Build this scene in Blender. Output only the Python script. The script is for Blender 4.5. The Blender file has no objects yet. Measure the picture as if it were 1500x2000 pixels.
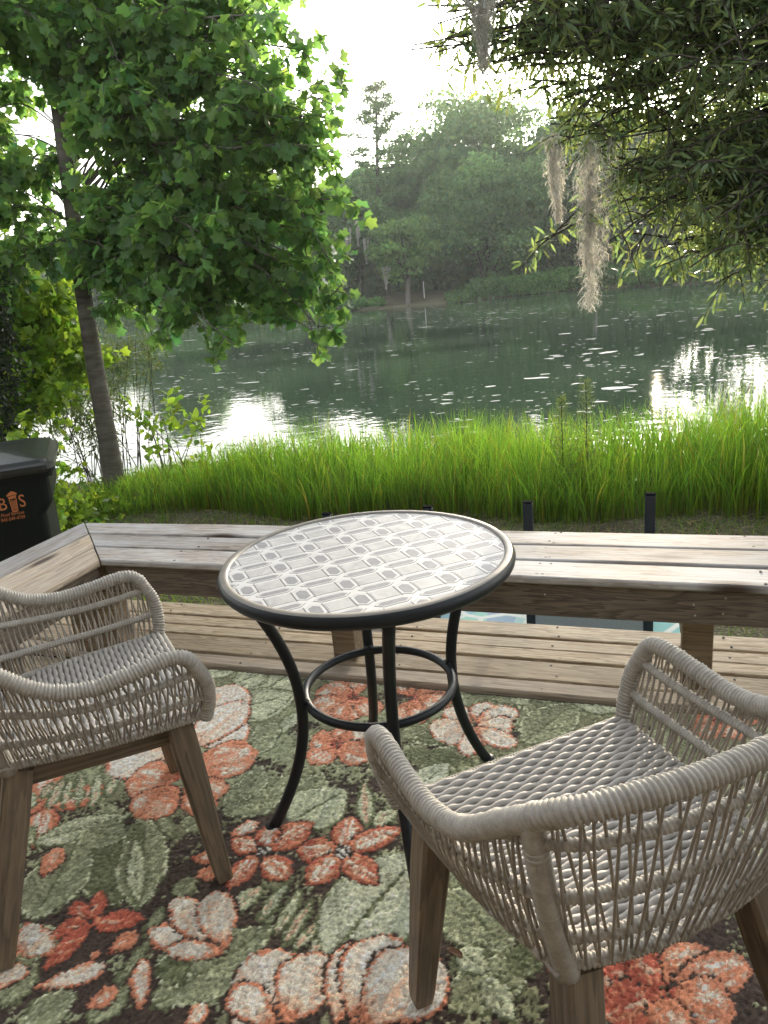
import bpy, math, random
import numpy as np
from mathutils import Vector, Matrix

random.seed(7)
rng = np.random.default_rng(11)
SC = bpy.context.scene
COL = SC.collection
R = math.radians

# ---------------------------------------------------------------- camera
CAM_H = 1.35
_p, _r = R(17.0), R(5.3)
fwd = np.array([0, math.cos(_p), -math.sin(_p)])
_r0 = np.array([1.0, 0, 0]); _u0 = np.cross(_r0, fwd)
rgt = math.cos(_r) * _r0 - math.sin(_r) * _u0
upv = math.sin(_r) * _r0 + math.cos(_r) * _u0
cam_d = bpy.data.cameras.new('camera')
cam = bpy.data.objects.new('camera', cam_d); COL.objects.link(cam)
cam_d.sensor_fit = 'VERTICAL'; cam_d.sensor_height = 36; cam_d.lens = 26.0
cam_d.clip_start = 0.02; cam_d.clip_end = 2000
M4 = Matrix.Identity(4)
for i in range(3):
    M4[i][0] = rgt[i]; M4[i][1] = upv[i]; M4[i][2] = -fwd[i]
M4[2][3] = CAM_H
cam.matrix_world = M4
SC.camera = cam

# ---------------------------------------------------------------- sky, sun, exposure
SUN_EL, SUN_AZ = 9.6, 21.0            # azimuth measured from +Y towards +X
world = bpy.data.worlds.new('World'); SC.world = world; world.use_nodes = True
wn = world.node_tree; wn.nodes.clear()
sky = wn.nodes.new('ShaderNodeTexSky'); sky.sky_type = 'NISHITA'; sky.sun_disc = False
sky.sun_elevation = R(SUN_EL); sky.sun_rotation = R(SUN_AZ)
sky.air_density = 1.0; sky.dust_density = 2.5; sky.ozone_density = 1.0; sky.altitude = 0
hs = wn.nodes.new('ShaderNodeHueSaturation'); hs.inputs['Saturation'].default_value = 0.24
bg = wn.nodes.new('ShaderNodeBackground'); bg.inputs['Strength'].default_value = 0.15
wo = wn.nodes.new('ShaderNodeOutputWorld')
wn.links.new(sky.outputs[0], hs.inputs['Color']); wn.links.new(hs.outputs[0], bg.inputs['Color'])
wn.links.new(bg.outputs[0], wo.inputs['Surface'])
sun_d = bpy.data.lights.new('sun', 'SUN'); sun_d.energy = 2.0; sun_d.angle = R(0.6); sun_d.color = (1.0, 0.84, 0.62)
sun = bpy.data.objects.new('sun', sun_d); COL.objects.link(sun)
_sd = Vector((math.sin(R(SUN_AZ)) * math.cos(R(SUN_EL)), math.cos(R(SUN_AZ)) * math.cos(R(SUN_EL)), math.sin(R(SUN_EL))))
sun.rotation_euler = _sd.to_track_quat('Z', 'Y').to_euler()
vs = SC.view_settings
SC.display_settings.display_device = 'sRGB'
vs.view_transform = 'Standard'; vs.look = 'None'; vs.gamma = 1; vs.use_curve_mapping = False
vs.exposure = 2.45
cy = SC.cycles
cy.max_bounces = 8; cy.diffuse_bounces = 3; cy.glossy_bounces = 3; cy.transmission_bounces = 4; cy.transparent_max_bounces = 4
cy.volume_bounces = 0; cy.caustics_reflective = False; cy.caustics_refractive = False
cy.use_denoising = True
cy.sample_clamp_indirect = 6.0

# ---------------------------------------------------------------- helpers
def link(o, parent=None):
    COL.objects.link(o)
    if parent is not None: o.parent = parent
    return o

def tag(o, label=None, cat=None, group=None, kind=None):
    if label: o['label'] = label
    if cat: o['category'] = cat
    if group: o['group'] = group
    if kind: o['kind'] = kind
    return o

def empty(name, loc=(0, 0, 0), rz=0.0):
    o = bpy.data.objects.new(name, None); COL.objects.link(o)
    o.location = loc; o.rotation_euler = (0, 0, rz); o.empty_display_size = 0.1
    return o

def mesh_data(name, V, F, mats, cols=None, smooth=False, fmat=None):
    me = bpy.data.meshes.new(name)
    V = np.asarray(V, dtype=np.float32)
    if isinstance(F, np.ndarray):
        k = F.shape[1]; n = F.shape[0]
        me.vertices.add(len(V)); me.vertices.foreach_set('co', V.ravel())
        me.loops.add(n * k); me.loops.foreach_set('vertex_index', F.astype(np.int32).ravel())
        me.polygons.add(n)
        me.polygons.foreach_set('loop_start', np.arange(0, n * k, k, dtype=np.int32))
        me.update(calc_edges=True)
    else:
        me.from_pydata([tuple(map(float, v)) for v in V], [], F); me.update()
    for m in (mats if isinstance(mats, (list, tuple)) else [mats]): me.materials.append(m)
    if fmat is not None: me.polygons.foreach_set('material_index', np.asarray(fmat, dtype=np.int32))
    if cols is not None:
        ca = me.color_attributes.new('Col', 'FLOAT_COLOR', 'POINT')
        c4 = np.ones((len(V), 4), dtype=np.float32); c4[:, :3] = cols
        ca.data.foreach_set('color', c4.ravel())
    if smooth: me.polygons.foreach_set('use_smooth', np.ones(len(me.polygons), dtype=bool))
    return me

def obj(name, V, F, mats, parent=None, cols=None, smooth=False, fmat=None, loc=None, rot=None):
    o = bpy.data.objects.new(name, mesh_data(name, V, F, mats, cols, smooth, fmat))
    link(o, parent)
    if loc is not None: o.location = loc
    if rot is not None: o.rotation_euler = rot
    return o

def inst(name, me, parent=None, mat=None):
    o = bpy.data.objects.new(name, me); link(o, parent)
    if mat is not None: o.matrix_local = mat
    return o

class MB:
    """collects shapes with mixed faces"""
    def __init__(s): s.V = []; s.F = []; s.n = 0
    def add(s, V, F):
        V = np.asarray(V, float).reshape(-1, 3)
        s.V.append(V); s.F += [tuple(int(i) + s.n for i in f) for f in F]; s.n += len(V)
    def box(s, c, d, ch=0.0, rz=0.0):
        x, y, z = d[0] / 2, d[1] / 2, d[2] / 2
        if ch <= 0:
            V = [(-x,-y,-z),(x,-y,-z),(x,y,-z),(-x,y,-z),(-x,-y,z),(x,-y,z),(x,y,z),(-x,y,z)]
            F = [(0,3,2,1),(4,5,6,7),(0,1,5,4),(1,2,6,5),(2,3,7,6),(3,0,4,7)]
        else:
            V = []
            for zz, k in ((-z, ch), (-z + ch, 0), (z - ch, 0), (z, ch)):
                a, b = x - k, y - k; q = ch
                V += [(-a+q,-b,zz),(a-q,-b,zz),(a,-b+q,zz),(a,b-q,zz),(a-q,b,zz),(-a+q,b,zz),(-a,b-q,zz),(-a,-b+q,zz)]
            F = [tuple(range(7, -1, -1)), tuple(range(24, 32))]
            for l in range(3):
                for i in range(8):
                    j = (i + 1) % 8; F.append((l*8+i, l*8+j, l*8+8+j, l*8+8+i))
        V = np.array(V); cz, sz = math.cos(rz), math.sin(rz)
        V = V @ np.array([[cz, sz, 0], [-sz, cz, 0], [0, 0, 1]]) + np.array(c)
        s.add(V, F)
    def tube(s, P, rad, n=8, cap=True):
        V, F = tube_geo(P, rad, n, cap); s.add(V, F)
    def build(s, name, mats, parent=None, smooth=False, **k):
        return obj(name, np.vstack(s.V), s.F, mats, parent, smooth=smooth, **k)

def frames(P):
    P = np.asarray(P, float); T = np.gradient(P, axis=0)
    T /= np.linalg.norm(T, axis=1)[:, None] + 1e-12
    a = np.array([0, 0, 1.0]) if abs(T[0][2]) < .9 else np.array([1.0, 0, 0])
    u = np.cross(T[0], a); u /= np.linalg.norm(u); U = [u]
    for i in range(1, len(P)):
        u = U[-1] - T[i] * (U[-1] @ T[i]); u /= np.linalg.norm(u) + 1e-12; U.append(u)
    U = np.array(U); W = np.cross(T, U)
    return T, U, W

def tube_geo(P, rad, n=8, cap=True, ov=None):
    P = np.asarray(P, float); m = len(P)
    T, U, W = frames(P)
    rad = np.broadcast_to(np.asarray(rad, float), (m,)) if np.ndim(rad) < 2 else np.asarray(rad)
    a = np.linspace(0, 2 * np.pi, n, endpoint=False)
    rr = rad[:, None] if rad.ndim == 1 else rad
    V = P[:, None, :] + (U[:, None, :] * np.cos(a)[None, :, None] + W[:, None, :] * np.sin(a)[None, :, None]) * rr[..., None]
    V = V.reshape(-1, 3)
    i = np.arange(m - 1)[:, None] * n; j = np.arange(n)[None, :]; k = (j + 1) % n
    F = np.stack([i + j, i + k, i + n + k, i + n + j], -1).reshape(-1, 4)
    F = [tuple(f) for f in F.tolist()]
    if cap: F += [tuple(range(n - 1, -1, -1)), tuple(range((m - 1) * n, m * n))]
    return V, F

def resample(P, step=None, n=None):
    P = np.asarray(P, float)
    d = np.r_[0, np.cumsum(np.linalg.norm(np.diff(P, axis=0), axis=1))]
    if n is None: n = max(2, int(d[-1] / step) + 1)
    t = np.linspace(0, d[-1], n)
    return np.stack([np.interp(t, d, P[:, k]) for k in range(3)], 1)

def spline(P, m=12):
    """Catmull-Rom through points"""
    P = np.asarray(P, float); Q = np.vstack([2*P[0]-P[1], P, 2*P[-1]-P[-2]]); out = []
    for i in range(1, len(Q) - 2):
        p0, p1, p2, p3 = Q[i-1:i+3]
        for t in np.linspace(0, 1, m, endpoint=False):
            out.append(.5*((2*p1)+(-p0+p2)*t+(2*p0-5*p1+4*p2-p3)*t*t+(-p0+3*p1-3*p2+p3)*t**3))
    out.append(P[-1]); return np.array(out)

def vnoise(P, seed=0):
    """cheap smooth pseudo-noise in [-1,1] for (...,d) points"""
    P = np.asarray(P, float); r = np.random.default_rng(seed); out = 0; amp = 0
    for k in range(6):
        w = r.normal(size=P.shape[-1]) * (1 + k * .7); ph = r.uniform(0, 6.28); a = 1 / (1 + .35 * k)
        out = out + a * np.sin(P @ w + ph); amp += a
    return out / amp * 1.6

# ---------------------------------------------------------------- materials
def new_mat(name):
    m = bpy.data.materials.new(name); m.use_nodes = True
    nt = m.node_tree; b = nt.nodes['Principled BSDF']
    return m, nt, b

def nd(nt, t, **k):
    n = nt.nodes.new(t)
    for a, v in k.items():
        if a in n.inputs.keys(): n.inputs[a].default_value = v
        else: setattr(n, a, v)
    return n

def ramp(nt, stops, fac=None):
    r = nt.nodes.new('ShaderNodeValToRGB'); e = r.color_ramp.elements
    while len(e) < len(stops): e.new(0.5)
    for i, (p, c) in enumerate(stops):
        e[i].position = p; e[i].color = (c[0], c[1], c[2], 1) if not isinstance(c, (int, float)) else (c, c, c, 1)
    if fac is not None: nt.links.new(fac, r.inputs[0])
    return r

def mixc(nt, fac, a, b, mode='MIX'):
    m = nt.nodes.new('ShaderNodeMix'); m.data_type = 'RGBA'; m.blend_type = mode
    for s, v in ((0, fac), (6, a), (7, b)):
        if hasattr(v, 'is_linked') or hasattr(v, 'links'): nt.links.new(v, m.inputs[s])
        elif isinstance(v, (int, float)): m.inputs[s].default_value = v if s == 0 else (v, v, v, 1)
        else: m.inputs[s].default_value = (*v, 1)
    return m.outputs[2]

def bump(nt, b, h, strength=.3, dist=.002):
    n = nt.nodes.new('ShaderNodeBump'); n.inputs['Strength'].default_value = strength; n.inputs['Distance'].default_value = dist
    nt.links.new(h, n.inputs['Height']); nt.links.new(n.outputs[0], b.inputs['Normal']); return n

def mapped(nt, scale, rnd=True, kind='Object'):
    tc = nd(nt, 'ShaderNodeTexCoord'); mp = nd(nt, 'ShaderNodeMapping'); mp.inputs['Scale'].default_value = scale
    nt.links.new(tc.outputs[kind], mp.inputs['Vector'])
    if rnd:
        oi = nd(nt, 'ShaderNodeObjectInfo'); mu = nd(nt, 'ShaderNodeMath', operation='MULTIPLY'); mu.inputs[1].default_value = 37.0
        nt.links.new(oi.outputs['Random'], mu.inputs[0]); cb = nd(nt, 'ShaderNodeCombineXYZ')
        for i in range(3): nt.links.new(mu.outputs[0], cb.inputs[i])
        nt.links.new(cb.outputs[0], mp.inputs['Location'])
    return mp.outputs[0]

def wood_mat(name, dark, light, grey, greyamt, rough=.7, grain=1.0, knots=True, spread=.22):
    """grain runs along local X"""
    m, nt, b = new_mat(name)
    v = mapped(nt, (0.9, 9, 9))
    n1 = nd(nt, 'ShaderNodeTexNoise', Scale=1.6, Detail=4.0, Roughness=.55); nt.links.new(v, n1.inputs['Vector'])
    w = nd(nt, 'ShaderNodeMath', operation='MULTIPLY'); w.inputs[1].default_value = 9.0 * grain; nt.links.new(n1.outputs['Fac'], w.inputs[0])
    sn = nd(nt, 'ShaderNodeMath', operation='FRACT'); nt.links.new(w.outputs[0], sn.inputs[0])
    rings = ramp(nt, [(0, light), (.55, tuple(.5*(a+c) for a, c in zip(light, dark))), (.86, dark), (1, light)], sn.outputs[0])
    v2 = mapped(nt, (3.0, 160, 160))
    n2 = nd(nt, 'ShaderNodeTexNoise', Scale=1.0, Detail=3.0, Roughness=.6); nt.links.new(v2, n2.inputs['Vector'])
    fine = ramp(nt, [(.3, .62), (.62, 1.08)], n2.outputs['Fac'])
    c = mixc(nt, .75, rings.outputs[0], fine.outputs[0], 'MULTIPLY')
    v3 = mapped(nt, (1.3, 5, 5))
    n3 = nd(nt, 'ShaderNodeTexNoise', Scale=2.2, Detail=5.0, Roughness=.65); nt.links.new(v3, n3.inputs['Vector'])
    gf = ramp(nt, [(.5 - spread, 0.0), (.5 + spread, 1.0)], n3.outputs['Fac'])
    gm = nd(nt, 'ShaderNodeMath', operation='MULTIPLY'); gm.inputs[1].default_value = greyamt; nt.links.new(gf.outputs[0], gm.inputs[0])
    gcol = mixc(nt, .8, grey, fine.outputs[0], 'MULTIPLY')
    c = mixc(nt, gm.outputs[0], c, gcol)
    oi = nd(nt, 'ShaderNodeObjectInfo'); rr = ramp(nt, [(0, .82), (1, 1.12)], oi.outputs['Random'])
    c = mixc(nt, 1.0, c, rr.outputs[0], 'MULTIPLY')
    if knots:
        vk = mapped(nt, (1.5, 5.5, 5.5)); vo = nd(nt, 'ShaderNodeTexVoronoi', Scale=1.0); nt.links.new(vk, vo.inputs['Vector'])
        kf = ramp(nt, [(.07, 1.0), (.17, 0.0)], vo.outputs['Distance'])
        c = mixc(nt, kf.outputs[0], c, (.055, .038, .026))
    nt.links.new(c, b.inputs['Base Color'])
    b.inputs['Roughness'].default_value = rough; b.inputs['Specular IOR Level'].default_value = .3
    bump(nt, b, n2.outputs['Fac'], .45, .0015)
    return m

def simple(name, col, rough=.6, metal=0.0, noise=0.0, nscale=40, spec=.5, bmp=0.0):
    m, nt, b = new_mat(name)
    b.inputs['Roughness'].default_value = rough; b.inputs['Metallic'].default_value = metal; b.inputs['Specular IOR Level'].default_value = spec
    if noise > 0 or bmp > 0:
        v = mapped(nt, (1, 1, 1)); n = nd(nt, 'ShaderNodeTexNoise', Scale=float(nscale), Detail=4.0); nt.links.new(v, n.inputs['Vector'])
        r = ramp(nt, [(.3, 1 - noise), (.7, 1 + noise)], n.outputs['Fac'])
        nt.links.new(mixc(nt, 1.0, col, r.outputs[0], 'MULTIPLY'), b.inputs['Base Color'])
        if bmp: bump(nt, b, n.outputs['Fac'], bmp, .002)
    else: b.inputs['Base Color'].default_value = (*col, 1)
    return m

def leaf_mat(name, col, trans=None, tfac=.45, rough=.5, spec=.35, var=True):
    """thin leaf: reflecting front, light passing through from behind"""
    m, nt, b = new_mat(name)
    out = nt.nodes['Material Output']
    at = nd(nt, 'ShaderNodeVertexColor', layer_name='Col') if var else None
    trans = trans or tuple(c * 2.2 for c in col)
    c1 = mixc(nt, 1.0, col, at.outputs[0], 'MULTIPLY') if var else None
    c2 = mixc(nt, 1.0, trans, at.outputs[0], 'MULTIPLY') if var else None
    if var: nt.links.new(c1, b.inputs['Base Color'])
    else: b.inputs['Base Color'].default_value = (*col, 1)
    b.inputs['Roughness'].default_value = rough; b.inputs['Specular IOR Level'].default_value = spec
    t = nd(nt, 'ShaderNodeBsdfTranslucent')
    if var: nt.links.new(c2, t.inputs['Color'])
    else: t.inputs['Color'].default_value = (*trans, 1)
    mx = nd(nt, 'ShaderNodeMixShader'); mx.inputs[0].default_value = tfac
    nt.links.new(b.outputs[0], mx.inputs[1]); nt.links.new(t.outputs[0], mx.inputs[2]); nt.links.new(mx.outputs[0], out.inputs['Surface'])
    return m

# deck frame: t runs along the bench, n away from the camera
TH = R(-19.8)
D1 = np.array([math.cos(TH), math.sin(TH)]); N1 = np.array([-D1[1], D1[0]])
def tn(t, n, z=0.0):
    q = D1 * t + N1 * n; return np.array([q[0], q[1], z])

# ================================================================ SETTING
SX = np.array([-400, -120, -60, -28, -11, -6.8, 0, 5, 10, 16, 22, 29, 34, 48, 70, 400.])
SY = np.array([150, 150, 128, 97, 81, 86, 82, 80, 78, 82, 83, 73, 64, 52, 40, 40.])
WZ = -1.0
def shore(x): return np.interp(x, SX, SY)
def bed(x, y):
    n = x * N1[0] + y * N1[1]
    ins = np.minimum(np.minimum(n - 7.7 - .35 * np.sin(x * 1.3) , shore(x) - y), np.minimum(75 - x, x + 110))
    near = -.42 - np.clip((n - 6.3) * .28, 0, .5)
    land = np.where(n < 30, near, WZ + np.clip(.12 - ins * .09, 0, 1.1))
    return np.where(ins > 0, WZ - np.clip(ins * .4, 0, 1.5), np.where(n < 30, np.minimum(near, WZ - ins * .6), land))
xs = np.r_[np.linspace(-400, -40, 40), np.linspace(-38, -9, 40), np.linspace(-8.5, 8.5, 150), np.linspace(9, 45, 60), np.linspace(50, 400, 30)]
ys = np.r_[np.linspace(-60, -3, 12), np.linspace(-2, 12, 150), np.linspace(12.5, 60, 30), np.linspace(61, 110, 110), np.linspace(114, 700, 40)]
GX, GY = np.meshgrid(xs, ys)
GZ = bed(GX, GY)
GZ = GZ + .02 * vnoise(np.stack([GX * 1.1, GY * 1.1], -1), 3) + .012 * vnoise(np.stack([GX * 5, GY * 5], -1), 4)
GZ = np.where((GY > 120), GZ + .8 * vnoise(np.stack([GX * .03, GY * .03], -1), 5), GZ)
ny, nx = GX.shape
gi = (np.arange(ny - 1)[:, None] * nx + np.arange(nx - 1)[None, :])
GF = np.stack([gi, gi + 1, gi + nx + 1, gi + nx], -1).reshape(-1, 4)
m, nt, b = new_mat('soil'); soil = m
v = mapped(nt, (1, 1, 1), False)
n1 = nd(nt, 'ShaderNodeTexNoise', Scale=1.1, Detail=6.0, Roughness=.65); nt.links.new(v, n1.inputs['Vector'])
n2 = nd(nt, 'ShaderNodeTexNoise', Scale=55.0, Detail=3.0, Roughness=.7); nt.links.new(v, n2.inputs['Vector'])
c = ramp(nt, [(.3, (.060, .050, .034)), (.5, (.15, .13, .088)), (.72, (.10, .125, .05))], n1.outputs['Fac'])
sp = ramp(nt, [(.35, .45), (.55, 1.0), (.72, 2.4)], n2.outputs['Fac'])
nt.links.new(mixc(nt, 1.0, c.outputs[0], sp.outputs[0], 'MULTIPLY'), b.inputs['Base Color'])
b.inputs['Roughness'].default_value = .95; b.inputs['Specular IOR Level'].default_value = .1
bump(nt, b, n2.outputs['Fac'], .6, .02)
tag(obj('ground', np.stack([GX, GY, GZ], -1).reshape(-1, 3), GF, soil, smooth=True), kind='structure')

# water: one sheet with fine ripples and a dull film on it
m, nt, b = new_mat('pond_water')
tc = nd(nt, 'ShaderNodeTexCoord')
def wnoise(scale, sx=1.0, sy=1.0, detail=2.0):
    mp = nd(nt, 'ShaderNodeMapping'); mp.inputs['Scale'].default_value = (sx, sy, 1); nt.links.new(tc.outputs['Object'], mp.inputs[0])
    n = nd(nt, 'ShaderNodeTexNoise', Scale=scale, Detail=detail, Roughness=.6); nt.links.new(mp.outputs[0], n.inputs['Vector']); return n.outputs['Fac']
b.inputs['Base Color'].default_value = (.009, .028, .013, 1); b.inputs['Roughness'].default_value = .03; b.inputs['IOR'].default_value = 1.33
h1 = wnoise(2.2); h2 = wnoise(9.0)
ad = nd(nt, 'ShaderNodeMath', operation='MULTIPLY_ADD'); ad.inputs[1].default_value = .18; nt.links.new(h2, ad.inputs[0]); nt.links.new(h1, ad.inputs[2])
bp = nd(nt, 'ShaderNodeBump'); bp.inputs['Strength'].default_value = .30; bp.inputs['Distance'].default_value = .016
nt.links.new(ad.outputs[0], bp.inputs['Height']); nt.links.new(bp.outputs[0], b.inputs['Normal'])
film = nd(nt, 'ShaderNodeBsdfDiffuse'); film.inputs['Color'].default_value = (.15, .205, .125, 1)
f1 = ramp(nt, [(.38, 0.04), (.62, .36)], wnoise(.10, .55, 1.6, 5.0)); f2 = ramp(nt, [(.52, 0.0), (.75, .5)], wnoise(6.0, .7, 1.4, 3.0))
fm = nd(nt, 'ShaderNodeMath', operation='MULTIPLY_ADD'); nt.links.new(f1.outputs[0], fm.inputs[0]); nt.links.new(f2.outputs[0], fm.inputs[1])
f3 = nd(nt, 'ShaderNodeMath', operation='MULTIPLY'); f3.inputs[1].default_value = .45; nt.links.new(f1.outputs[0], f3.inputs[0]); nt.links.new(f3.outputs[0], fm.inputs[2])
mx = nd(nt, 'ShaderNodeMixShader'); nt.links.new(fm.outputs[0], mx.inputs[0]); nt.links.new(b.outputs[0], mx.inputs[1]); nt.links.new(film.outputs[0], mx.inputs[2])
nt.links.new(mx.outputs[0], nt.nodes['Material Output'].inputs['Surface'])
water_m = m
tag(obj('pond_water', [(-130, 3, WZ), (90, 3, WZ), (90, 165, WZ), (-130, 165, WZ)], [(0, 1, 2, 3)], water_m), kind='structure')

# ---------------------------------------------------------------- wood
WOOD_GREY = wood_mat('weathered_grey_wood', (.13, .105, .085), (.36, .31, .26), (.43, .425, .42), .98, spread=.16, grain=1.5)
WOOD_WARM = wood_mat('weathered_tan_wood', (.22, .16, .105), (.47, .37, .255), (.45, .42, .375), .55, spread=.25)
WOOD_FRESH = wood_mat('pale_pine_decking', (.27, .185, .10), (.56, .45, .30), (.50, .46, .39), .35, grain=1.2, spread=.2)
WOOD_DARK = wood_mat('brown_grained_wood', (.055, .04, .03), (.20, .15, .105), (.16, .14, .12), .5, grain=1.3, knots=False)
WOOD_POST = wood_mat('post_wood', (.14, .095, .055), (.30, .225, .14), (.24, .21, .17), .4)
SCREW = simple('rusty_screw_head', (.035, .028, .024), .7)

def plank_mesh(L, W, T, m0=0.0, m1=0.0, r=.007, seg=6, warp=.0015, mat=None):
    """board along +X from 0 to L, width along Y 0..W, top at z=0; m0,m1 shift the ends across the width (mitre)"""
    prof = [(r, 0), (W - r, 0), (W - r * .3, -r * .3), (W, -r), (W, -T + r), (W - r, -T), (r, -T), (0, -T + r), (0, -r), (r * .3, -r * .3)]
    k = len(prof); V = []; F = []
    for i in range(seg + 1):
        f = i / seg
        w1, w2 = rng.normal(0, warp), rng.normal(0, warp)
        for (y, z) in prof:
            V.append((f * L + (1 - f) * m0 * (y / W) + f * m1 * (y / W), y + w1, z + w2))
    for i in range(seg):
        for j in range(k):
            q = (j + 1) % k; F.append((i*k+j, i*k+k+j, i*k+k+q, i*k+q))
    F += [tuple(range(k)), tuple(range(seg*k + k - 1, seg*k - 1, -1))]
    return mesh_data('plank', V, F, mat)

scr_me = None
def screw_mesh():
    global scr_me
    if scr_me is None:
        a = np.linspace(0, 2*np.pi, 8, endpoint=False)
        V = [(0.0045*math.cos(q), .0045*math.sin(q), z) for z in (-.004, .0012) for q in a] + [(0, 0, .0004)]
        F = [(i, (i+1) % 8, 8+(i+1) % 8, 8+i) for i in range(8)] + [(8+i, 8+(i+1) % 8, 16) for i in range(8)]
        scr_me = mesh_data('screw', V, F, SCREW)
    return scr_me

def plank(parent, t0, t1, n0, W, z, T, mat, m0=0, m1=0, rot=0.0, screws=(), origin=None, name='plank'):
    """board in deck frame: from (t0,n0) along direction rot"""
    o = bpy.data.objects.new(name, plank_mesh(t1 - t0, W, T, m0, m1, mat=mat)); link(o, parent)
    p = tn(t0, n0, z) if origin is None else origin
    o.location = p; o.rotation_euler = (0, 0, TH + rot)
    for s in screws:
        for yy in (.022, W - .024) if W > .1 else (W * .35,):
            c = inst('screw', screw_mesh(), o); c.location = (s + rng.normal(0, .012), yy + rng.normal(0, .004), .0)
    return o

# raised border of deck boards in front of and under the bench
deck = tag(empty('deck_floor', tn(-.8, 2.3, 0)), kind='structure')
DK = Matrix.Translation(deck.location).inverted()
def under(o, root):
    o.matrix_world = o.matrix_basis if o.parent is None else o.matrix_basis
def dplank(*a, **k):
    o = plank(deck, *a, **k); o.location = Vector(o.location) - deck.location; return o
scr = lambda t0, ts: [q - t0 for q in ts]
js = (-2.0, -1.42, -.84, -.27, .31, .9)
for (n0, W, mt) in ((2.567, .114, WOOD_FRESH), (2.474, .082, WOOD_FRESH), (2.394, .077, WOOD_FRESH), (2.2535, .130, WOOD_FRESH), (2.168, .076, WOOD_WARM)):
    dplank(-3.1, 1.9, n0, W, .024, .03, mt, screws=scr(-3.1, js), name='deck_board')
# the boards that carry the rug, seen only past its edge
for i in range(21):
    dplank(-3.1, 1.9, 2.030 - i * .142, .138, -.012, .03, WOOD_FRESH, name='deck_board')
fb = MB(); fb.box((0, 0, 0), (5.0, .035, .18), .003)
o = fb.build('rim_joist', WOOD_WARM, deck); o.location = Vector(tn(-.6, 2.655, -.10)) - deck.location; o.rotation_euler = (0, 0, TH)
fb = MB(); fb.box((0, 0, 0), (5.0, .035, .18), .003)
o = fb.build('rim_joist', WOOD_WARM, deck); o.location = Vector(tn(-.6, -.85, -.14)) - deck.location; o.rotation_euler = (0, 0, TH)

# unseen building behind the photographer, added to block skylight from that side
unseen_house = tag(empty('unseen_house', tn(-.6, -1.0, -.42)), 'unseen low building with brown lap siding and a deep eave, added behind the deck to block light', 'unseen_house')
SIDING = simple('brown_siding_paint', (.16, .135, .11), .8, 0, .12, 8); ROOFM = simple('dark_roof_shingle', (.05, .047, .045), .9, 0, .3, 30)
mb = MB(); mb.box((0, -3.0, 1.65), (13, 6.0, 3.3)); o = mb.build('wall', SIDING, unseen_house); o.rotation_euler = (0, 0, TH)
mb = MB()
for k in range(18): mb.box((0, .012, .12 + k * .175), (13.02, .02, .172), .004)
o = mb.build('lap_siding', SIDING, unseen_house); o.rotation_euler = (0, 0, TH); o['kind'] = 'stuff'
V = [(-7, .45, 3.05), (7, .45, 3.05), (7, -3, 4.9), (-7, -3, 4.9), (7, -6.8, 3.05), (-7, -6.8, 3.05)]; V += [(x, y, z + .12) for x, y, z in V]
o = obj('roof', V, [(0, 3, 2, 1), (3, 5, 4, 2), (6, 7, 8, 9), (9, 8, 10, 11), (0, 1, 7, 6), (1, 2, 8, 7), (2, 4, 10, 8), (4, 5, 11, 10), (5, 3, 9, 11), (3, 0, 6, 9)], ROOFM, unseen_house); o.rotation_euler = (0, 0, TH)
# ---------------------------------------------------------------- bench
bench = tag(empty('deck_bench', tn(-.8, 2.36, 0)), 'long weathered grey plank bench that turns a corner along the deck edge', 'bench')
def bput(o): o.location = Vector(o.location) - bench.location; return o
BZ, BT = .45, .027
BC = (-1.933, 2.140)                       # inner corner of the seat
bw, gap = .136, .010
for i in range(3):
    n0 = BC[1] + i * (bw + gap); off = (i * (bw + gap))
    bput(plank(bench, BC[0] - off + .004, 1.9, n0, bw, BZ + rng.normal(0, .001), BT, WOOD_GREY, m0=-bw, screws=scr(BC[0] - off, (-1.62, -.95, -.28, -.36 + .08, .33, .95)), name='seat_plank'))
    # run along the left edge, mitred into the first (board X points from its far end to the mitre)
    L = 1.9 + off
    p = tn(BC[0] - off, BC[1] - 1.9, BZ + rng.normal(0, .001))
    bput(plank(bench, 0, L - .004, 0, bw, BZ, BT, WOOD_WARM if i != 2 else WOOD_GREY, m1=bw, rot=R(90), screws=(.5, 1.0, 1.5), origin=p, name='seat_plank'))
az0 = BZ - BT - .003
def beam(name, t0, t1, n, W, H, ztop, mat, rot=0.0):
    mb = MB(); L = t1 - t0; mb.box((L / 2, W / 2, -H / 2), (L, W, H), .003)
    o = mb.build(name, mat, bench); p = tn(t0, n, ztop)
    if rot: o.location = p
    else: o.location = p
    o.rotation_euler = (0, 0, TH + rot); return bput(o)
beam('apron', BC[0] + .0, 1.9, BC[1] + .018, .036, .110, az0, WOOD_DARK)
beam('apron', BC[0] - .40, 1.9, BC[1] + .375, .036, .110, az0, WOOD_DARK)
beam('apron', BC[0] - .02, BC[0] + 1.88, BC[1] - 1.9, .036, .110, az0, WOOD_DARK, R(90)).location = Vector(tn(BC[0] + .018 - .036 + .002, BC[1] - 1.9, az0)) - bench.location
beam('apron', 0, 2.28, 0, .036, .110, az0, WOOD_DARK, R(90)).location = Vector(tn(BC[0] - .375, BC[1] - 1.9, az0)) - bench.location
for t0 in (-1.072, .140, 1.25):
    for n0 in (2.276,):
        beam('post', t0, t0 + .09, n0, .09, az0 - .026, az0 - .001, WOOD_POST)
    beam('cross_brace', t0 + .095, t0 + .131, BC[1] + .056, .315, .12, az0 - .002, WOOD_DARK)
for nn in (.45, 1.10, 1.75, 2.18):
    beam('post', BC[0] - .25, BC[0] - .16, nn, .09, az0 - .026 + .03, az0 - .001, WOOD_POST)
beam('post', BC[0] - .13, BC[0] - .04, 2.20, .09, az0 - .026, az0 - .001, WOOD_POST)
nail = simple('nail_head', (.55, .53, .5), .35, 1.0)
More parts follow.
